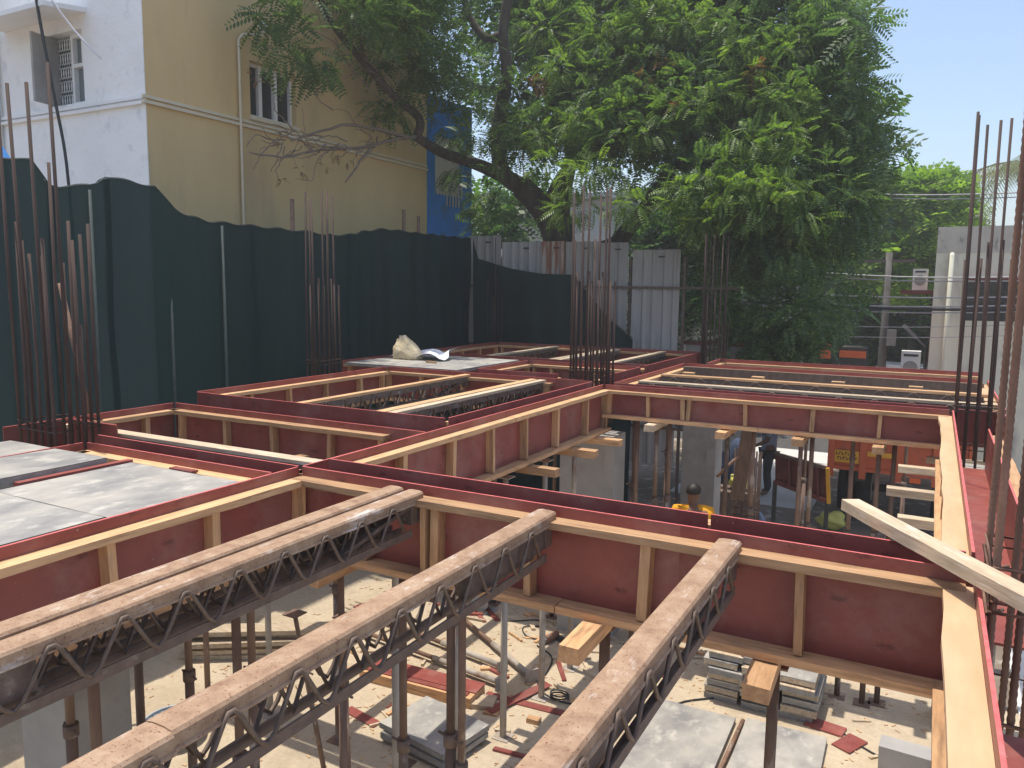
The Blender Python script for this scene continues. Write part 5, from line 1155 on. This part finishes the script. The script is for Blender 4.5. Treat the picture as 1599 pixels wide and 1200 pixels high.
# houses behind the trees
h = Thing('white_house', 'white house seen in fragments through the big tree', 'house')
h.part('wall', MB().box((-13.5, 24, FLOOR), (-5.2, 30, 3.9)), 'white_plaster'); h.part('wall', MB().box((-5.19, 24.6, FLOOR), (-4.1, 30, 1.3)), 'conc_grey', label='grey side wing')
h.part('overhang', MB().box((-6.3, 23.2, -0.72), (-4.75, 23.99, 0.35)), 'white_trim')
h.part('window', MB().box((-8.6, 23.95, 0.6), (-7.6, 23.99, 1.9)), 'glass_dark'); h.part('roof_slab', MB().box((-13.7, 23.7, 3.901), (-5.0, 30.1, 4.08)), 'white_trim'); h.done()
h = Thing('grey_shed', 'small pale grey shed at the street behind the big tree', 'shed')
h.part('wall', MB().box((-4.5, 23.0, FLOOR), (-3.5, 24.2, -0.75)), 'cream_plaster'); h.part('roof', MB().box((-4.6, 22.9, -0.749), (-3.4, 24.3, -0.67)), 'conc_grey'); h.part('shutter', MB().box((-4.3, 22.985, FLOOR), (-3.7, 22.999, -1.0)), 'sheet_metal'); h.done()
h = Thing('far_house', 'dim house wall at the far side of the street', 'house')
h.part('wall', MB().box((-14, 40, FLOOR), (14, 46, 0.4)), 'stain_plaster'); h.part('gate', MB().box((-4, 39.9, FLOOR), (-1, 39.99, -0.7)), 'dark_metal'); h.done()
# orange vehicle on the street
v = Thing('orange_vehicle', 'small orange and black three-wheeled vehicle parked under the trees', 'vehicle')
vx, vy = at(1318, 560, y=30).x, 30
v.part('body', MB().box((vx - 0.65, vy, FLOOR + 0.45), (vx + 0.65, vy + 1.4, FLOOR + 1.15)), 'dark_metal')
v.part('hood', MB().sweep([(-0.45, 1.15), (0.7, 1.15), (0.72, 1.95), (0.5, 2.0), (-0.1, 1.98)], (vx, vy, FLOOR), (vx, vy + 1.1, FLOOR)), 'rubber')
v.part('canopy', MB().box((vx - 0.15, vy - 0.05, FLOOR + 1.62), (vx + 0.72, vy - 0.01, FLOOR + 1.86)), 'red_orange')
v.part('canopy', MB().box((vx - 0.78, vy - 0.05, FLOOR + 1.55), (vx - 0.45, vy + 0.2, FLOOR + 2.15)), 'red_orange')
for dx_ in (-0.5, 0.5): v.part('wheel', MB().tube([(vx + dx_, vy - 0.06, FLOOR + 0.28), (vx + dx_, vy + 0.08, FLOOR + 0.28)], 0.28, 14), 'rubber')
v.done()
def car(label, cx, cy2, rot=0):
    T = Thing('parked_car', label, 'car', 'cars parked in the street')
    pf = [(-1.9, 0.25), (1.9, 0.25), (1.95, 0.6), (1.6, 0.85), (0.9, 0.95), (0.55, 1.42), (-0.9, 1.46), (-1.45, 0.98), (-1.9, 0.9)]
    vs = []; 
    for yy, k in ((0, 1), (1.6, 1)):
        for a, z in pf: vs.append((cx + a, cy2 + yy + (0.12 if z > 1.2 and yy == 0 else -0.12 if z > 1.2 else 0), FLOOR + z))
    n = len(pf); T.part('body', MB().add(vs, [(k, (k + 1) % n, n + (k + 1) % n, n + k) for k in range(n)] + [tuple(range(n - 1, -1, -1)), tuple(range(n, 2 * n))]), 'car_white')
    T.part('side_window', MB().add([(cx - 1.2, cy2 - 0.004, FLOOR + 1.0), (cx + 0.75, cy2 - 0.004, FLOOR + 1.0), (cx + 0.5, cy2 + 0.108, FLOOR + 1.38), (cx - 0.85, cy2 + 0.108, FLOOR + 1.38)], [(0, 1, 2, 3)]), 'glass_dark')
    for dx_ in (-1.2, 1.2): T.part('wheel', MB().tube([(cx + dx_, cy2 - 0.02, FLOOR + 0.3), (cx + dx_, cy2 + 0.18, FLOOR + 0.3)], 0.3, 16), 'rubber')
    T.done()
car('pale grey car roof showing left of the power pole', at(1352, 565, y=27).x - 0.6, 26.9 - 2.2)
car('pale car partly hidden to the right of the power pole', at(1400, 568, y=29).x + 0.4, 28.8 + 1.0)

# ------------------------------------------------------------------ truck behind the open bay
t = Thing('tipper_truck', 'orange tipper truck seen from behind under the formwork', 'truck')
ty = 13.9; tx0, tx1 = -1.42, 0.72
bed = t.part('tailboard', MB().box((tx0, ty, -1.86), (tx1, ty + 0.06, -0.9)), 'orange')
ribs = MB()
for x in (tx0, -0.93, -0.40, 0.13, tx1 - 0.10): ribs.box((x, ty - 0.05, -2.05), (x + 0.10, ty - 0.001, -0.89))
t.part('rib', ribs, 'orange', parent=bed)
rr = MB()
for z in (-1.02, -1.22, -1.45): rr.box((tx0 + 0.11, ty - 0.025, z), (tx1 - 0.11, ty - 0.0015, z + 0.07))
t.part('rib', rr, 'orange', parent=bed)
t.part('bed_side', MB().box((tx0, ty + 0.061, -1.9), (tx0 + 0.06, ty + 3.6, -0.88)).box((tx1 - 0.06, ty + 0.061, -1.9), (tx1, ty + 3.6, -0.88)), 'orange')
t.part('bed_floor', MB().box((tx0 + 0.061, ty + 0.061, -1.9), (tx1 - 0.061, ty + 3.6, -1.83)), 'maroon')
t.part('bumper', MB().box((tx0 + 0.1, ty - 0.02, -1.93), (tx1 - 0.1, ty + 0.05, -1.865)), 'orange')
npl = t.part('number_plate', MB().box((-1.315, ty - 0.04, -1.80), (-0.94, ty - 0.026, -1.60)), 'truck_yellow')
t.part('stripe', MB().box((-0.82, ty - 0.04, -1.66), (-0.41, ty - 0.026, -1.58)), 'truck_yellow'); t.part('stripe', MB().box((0.24, ty - 0.04, -1.68), (0.60, ty - 0.026, -1.60)), 'truck_yellow')
mk = MB()
for row, z in enumerate((-1.675, -1.755)):
    x = -1.29 + 0.02 * row
    for k in range(7):
        w_ = [0.03, 0.025, 0.035, 0.03, 0.025, 0.04, 0.03][(k + row * 3) % 7]
        mk.box((x, ty - 0.0445, z), (x + w_ * 0.35, ty - 0.041, z + 0.05)); mk.box((x + w_ * 0.36, ty - 0.0445, z + (0.034 if (k + row) % 2 else 0.0)), (x + w_, ty - 0.041, z + (0.05 if (k + row) % 2 else 0.016)))
        x += w_ + 0.014
t.part('lettering', mk, 'ink', parent=npl)
t.part('chassis', MB().box((-1.0, ty + 0.2, -2.15), (-0.85, ty + 4.8, -1.93)).box((0.15, ty + 0.2, -2.15), (0.30, ty + 4.8, -1.93)), 'dark_metal')
for x in (-1.30, -1.02, 0.16, 0.46):
    w_ = t.part('wheel', MB().tube([(x, ty + 1.1, -2.42), (x + 0.24, ty + 1.1, -2.42)], 0.46, 22), 'rubber')
    t.part('rim', MB().tube([(x - 0.01, ty + 1.1, -2.42), (x + 0.25, ty + 1.1, -2.42)], 0.24, 16), 'prop_grey', parent=w_)
t.part('axle', MB().tube([(-1.2, ty + 1.1, -2.42), (0.6, ty + 1.1, -2.42)], 0.07, 8), 'dark_metal')
t.part('cab', MB().box((tx0 + 0.1, ty + 3.75, -2.1), (tx1 - 0.1, ty + 4.9, -0.85)), 'orange')
for x in (-0.18, 0.42): t.part('tail_light', MB().box((x, ty - 0.045, -2.02), (x + 0.16, ty - 0.026, -1.94)), 'red_orange')
t.done()
g = Thing('steel_gate_leaf', 'dark maroon steel panel with a yellow edge standing beside the truck', 'steel panel')
p0, p1, p2, p3 = at(1211, 708, y=12.9), at(1290, 730, y=12.3), at(1292, 782, y=12.3), at(1211, 752, y=12.9)
dd = Vector((0.02, 0.05, 0))
g.part('skin', MB().add([p0, p1, p2, p3, p0 + dd, p1 + dd, p2 + dd, p3 + dd], [(0, 3, 2, 1), (4, 5, 6, 7), (0, 1, 5, 4), (1, 2, 6, 5), (2, 3, 7, 6), (3, 0, 4, 7)]), 'maroon')
g.part('top_bar', MB().bar(p0 + Vector((0, -0.03, 0)), p1 + Vector((0, -0.03, 0)), 0.05, 0.05), 'dark_steel'); g.part('bottom_bar', MB().bar(p3 + Vector((0, -0.03, 0)), p2 + Vector((0, -0.03, 0)), 0.05, 0.06), 'maroon')
g.part('yellow_edge', MB().bar(p1 + Vector((0.03, -0.04, 0)), p2 + Vector((0.03, -0.04, -0.03)), 0.05, 0.07), 'truck_yellow')
for k in (0.3, 0.6, 0.85): g.part('stiffener', MB().bar(p0.lerp(p1, k) + Vector((0, -0.04, -0.03)), p3.lerp(p2, k) + Vector((0, -0.04, 0.03)), 0.03, 0.03), 'maroon')
[g.part('foot', MB().bar(Vector((q_.x, q_.y, FLOOR - 0.05)), q_, 0.06, 0.06), 'dark_metal') for q_ in (p2, p3)]; g.done()
# heap of dark denim-blue cloth bags, yellow sacks
def lump(name, label, cat, c_, r, m_, seed):
    def fn(d): return 0.82 + 0.2 * math.sin(3 * d.x + seed) * math.cos(2.5 * d.y + seed) + 0.12 * math.sin(6 * d.z + seed * 2 + 4 * d.x)
    return solo(name, MB().ball(c_, r, 18, fn=fn), m_, label, cat)
pp = at(1150, 715, y=11.0); lump('cloth_bundle', 'dark blue heap of tarpaulin bags behind the props', 'bundle', (pp.x, pp.y, -1.55), (0.34, 0.3, 0.50), 'denim', 1.0)
lump('cloth_bundle', 'lower dark blue bundle under the heap behind the props', 'bundle', (pp.x - 0.05, pp.y + 0.1, -2.35), (0.5, 0.4, 0.6), 'denim', 2.2)
pp = at(1153, 752, y=10.4); lump('sack', 'yellow sack on the ground behind the upright brown board', 'sack', (pp.x, pp.y, pp.z), (0.17, 0.15, 0.13), 'sack_yellow', 0.5)
fbox('crate', 'dark crate under the yellow sack', 'crate', pp.x, pp.y, 0.1, 0.5, 0.4, pp.z - 0.11 - FLOOR, 'dark_steel')
pp = at(1297, 812, z=FLOOR + 0.12); lump('sack', 'yellow-green open sack on the floor in front of the truck', 'sack', (pp.x, pp.y, FLOOR + 0.12), (0.28, 0.2, 0.17), 'sack_yellow', 3.1)

# ------------------------------------------------------------------ people
def person(label, joints, shirt, loc_face):
    """joints: dict of points; one skinned body, with shirt, trousers and hair as children"""
    def skin(name, pts, edges, rad, m_, parent, root):
        me = bpy.data.meshes.new(name); o0 = Vector(loc)
        me.from_pydata([tuple(Vector(p) - o0) for p in pts], edges, []); ob = bpy.data.objects.new(name, me); COL.objects.link(ob)
        if parent: ob.parent = parent
        md = ob.modifiers.new('skin', 'SKIN'); ob.modifiers.new('sub', 'SUBSURF').levels = 2; ob.modifiers['sub'].render_levels = 2
        md.use_smooth_shade = True
        for i, sv in enumerate(me.skin_vertices[0].data): sv.radius = rad[i]; sv.use_root = (i == root)
        me.materials.append(MATS[m_]); return ob
    J = joints; loc = (J['pelvis'][0], J['pelvis'][1], FLOOR - 0.05)
    names = ['pelvis', 'waist', 'chest', 'neck', 'jaw', 'head', 'crown', 'shl', 'ell', 'wrl', 'hal', 'shr', 'elr', 'wrr', 'har', 'hil', 'knl', 'anl', 'tol', 'hir', 'knr', 'anr', 'tor']
    R_ = dict(pelvis=(.15, .11), waist=(.135, .10), chest=(.16, .11), neck=(.048, .05), jaw=(.062, .07), head=(.079, .092), crown=(.06, .07), shl=(.065, .06), ell=(.045, .045), wrl=(.03, .03), hal=(.035, .02), shr=(.065, .06), elr=(.045, .045), wrr=(.03, .03), har=(.035, .02), hil=(.085, .085), knl=(.06, .06), anl=(.042, .042), tol=(.04, .03), hir=(.085, .085), knr=(.06, .06), anr=(.042, .042), tor=(.04, .03))
    E = [('pelvis', 'waist'), ('waist', 'chest'), ('chest', 'neck'), ('neck', 'jaw'), ('jaw', 'head'), ('head', 'crown'), ('chest', 'shl'), ('shl', 'ell'), ('ell', 'wrl'), ('wrl', 'hal'), ('chest', 'shr'), ('shr', 'elr'), ('elr', 'wrr'), ('wrr', 'har'), ('pelvis', 'hil'), ('hil', 'knl'), ('knl', 'anl'), ('anl', 'tol'), ('pelvis', 'hir'), ('hir', 'knr'), ('knr', 'anr'), ('anr', 'tor')]
    e = bpy.data.objects.new('person', None); COL.objects.link(e); e.location = loc; tag(e, label, 'person', 'people')
    ix = {n_: i for i, n_ in enumerate(names)}
    skin('body', [J[n_] for n_ in names], [(ix[a], ix[b_]) for a, b_ in E], [R_[n_] for n_ in names], 'skin', e, 0)
    sn = ['waist', 'chest', 'base', 'shl', 'ul', 'shr', 'ur', 'hem']
    sp_ = dict(J); sp_['base'] = Vector(J['chest']).lerp(Vector(J['neck']), 0.80); sp_['ul'] = Vector(J['shl']).lerp(Vector(J['ell']), 0.7); sp_['ur'] = Vector(J['shr']).lerp(Vector(J['elr']), 0.7); sp_['hem'] = Vector(J['pelvis']) + Vector((0, 0, -0.03))
    sr_ = dict(waist=(.155, .12), chest=(.18, .128), base=(.095, .08), shl=(.082, .078), ul=(.066, .066), shr=(.082, .078), ur=(.066, .066), hem=(.175, .135)); ii = {n_: i for i, n_ in enumerate(sn)}
    skin('shirt', [sp_[n_] for n_ in sn], [(ii[a], ii[b_]) for a, b_ in (('hem', 'waist'), ('waist', 'chest'), ('chest', 'base'), ('chest', 'shl'), ('shl', 'ul'), ('chest', 'shr'), ('shr', 'ur'))], [sr_[n_] for n_ in sn], shirt, e, 0)
    tn = ['pelvis', 'hil', 'knl', 'anl', 'hir', 'knr', 'anr']; ti = {n_: i for i, n_ in enumerate(tn)}; tr_ = dict(pelvis=(.165, .125), hil=(.10, .10), knl=(.08, .08), anl=(.062, .062), hir=(.10, .10), knr=(.08, .08), anr=(.062, .062))
    skin('trousers', [J[n_] for n_ in tn], [(ti[a], ti[b_]) for a, b_ in (('pelvis', 'hil'), ('hil', 'knl'), ('knl', 'anl'), ('pelvis', 'hir'), ('hir', 'knr'), ('knr', 'anr'))], [tr_[n_] for n_ in tn], 'trousers', e, 0)
    hd = Vector(J['head']); f = Vector(loc_face)
    hr = MB().ball(hd - f * 0.02 + Vector((0, 0, 0.03)), (0.082, 0.094, 0.086), 18, fn=lambda d: (1.0 if d.dot(f) < 0.25 or d.z > 0.45 else 0.8) * (1 if d.z > -0.35 else 0.72) * (1 + 0.035 * math.sin(19 * d.x + 11 * d.y) * math.sin(17 * d.z + 3)))
    link_mesh('hair', hr, 'hair', loc, e)
    return e
def stand(x, y, z0, H, face, arms):
    f = Vector(face).normalized(); s_ = Vector((-f.y, f.x, 0)); o = Vector((x, y, z0)); k = H / 1.7
    P = lambda a, b_, c_: o + f * (a * k) + s_ * (b_ * k) + Vector((0, 0, c_ * k))
    J = dict(pelvis=P(0, 0, 0.93), waist=P(0, 0, 1.08), chest=P(0, 0, 1.30), neck=P(0.01, 0, 1.44), jaw=P(0.03, 0, 1.49), head=P(0.03, 0, 1.56), crown=P(0.02, 0, 1.63), shl=P(0, 0.17, 1.38), shr=P(0, -0.17, 1.38), hil=P(0, 0.09, 0.86), hir=P(0, -0.09, 0.86), knl=P(0.05, 0.10, 0.48), knr=P(0.0, -0.10, 0.48), anl=P(0.02, 0.11, 0.09), anr=P(-0.06, -0.11, 0.09), tol=P(0.16, 0.13, 0.04), tor=P(0.08, -0.13, 0.04))
    (l1, l2, l3), (r1, r2, r3) = arms
    J['ell'], J['wrl'], J['hal'] = P(*l1), P(*l2), P(*l3); J['elr'], J['wrr'], J['har'] = P(*r1), P(*r2), P(*r3)
    return J
hangL = ((-0.02, 0.24, 1.10), (0.08, 0.24, 0.87), (0.11, 0.23, 0.78)); hangR = ((-0.02, -0.24, 1.10), (0.08, -0.24, 0.87), (0.11, -0.23, 0.78))
yp = at(1084, 757, y=8.5)
person('person with dark hair in a yellow-orange shirt, only head and shoulders above the near beam', stand(yp.x, 8.5, FLOOR - 0.06, yp.z - FLOOR + 0.11, (-0.3, 1, 0), (hangL, hangR)), 'shirt_orange', (-0.3, 1, 0))
gp = at(1200, 730, y=15.6)
person('person in a grey-blue shirt standing behind the upright brown board', stand(gp.x, 15.6, FLOOR - 0.06, 1.66, (-0.9, -0.4, 0), (((0.12, 0.2, 1.12), (0.3, 0.12, 1.02), (0.38, 0.08, 1.0)), hangR)), 'shirt_grey', (-0.9, -0.4, 0))

# ------------------------------------------------------------------ thin volume added to mimic a lens-glare veil
hz = MB().box((-152, -52, FLOOR - 1.6), (152, 262, 14.0))
ho = link_mesh('glare_haze', hz, [], (0, 0, 0)); ho['kind'] = 'stuff'; ho.display_type = 'WIRE'
hm = bpy.data.materials.new('glare_haze'); hm.use_nodes = True; hm.node_tree.nodes.clear()
pv = hm.node_tree.nodes.new('ShaderNodeVolumePrincipled'); om = hm.node_tree.nodes.new('ShaderNodeOutputMaterial')
pv.inputs['Color'].default_value = (0.95, 0.94, 0.92, 1); pv.inputs['Density'].default_value = 0.0030; pv.inputs['Anisotropy'].default_value = 0.3
hm.node_tree.links.new(pv.outputs[0], om.inputs['Volume']); ho.data.materials.append(hm)
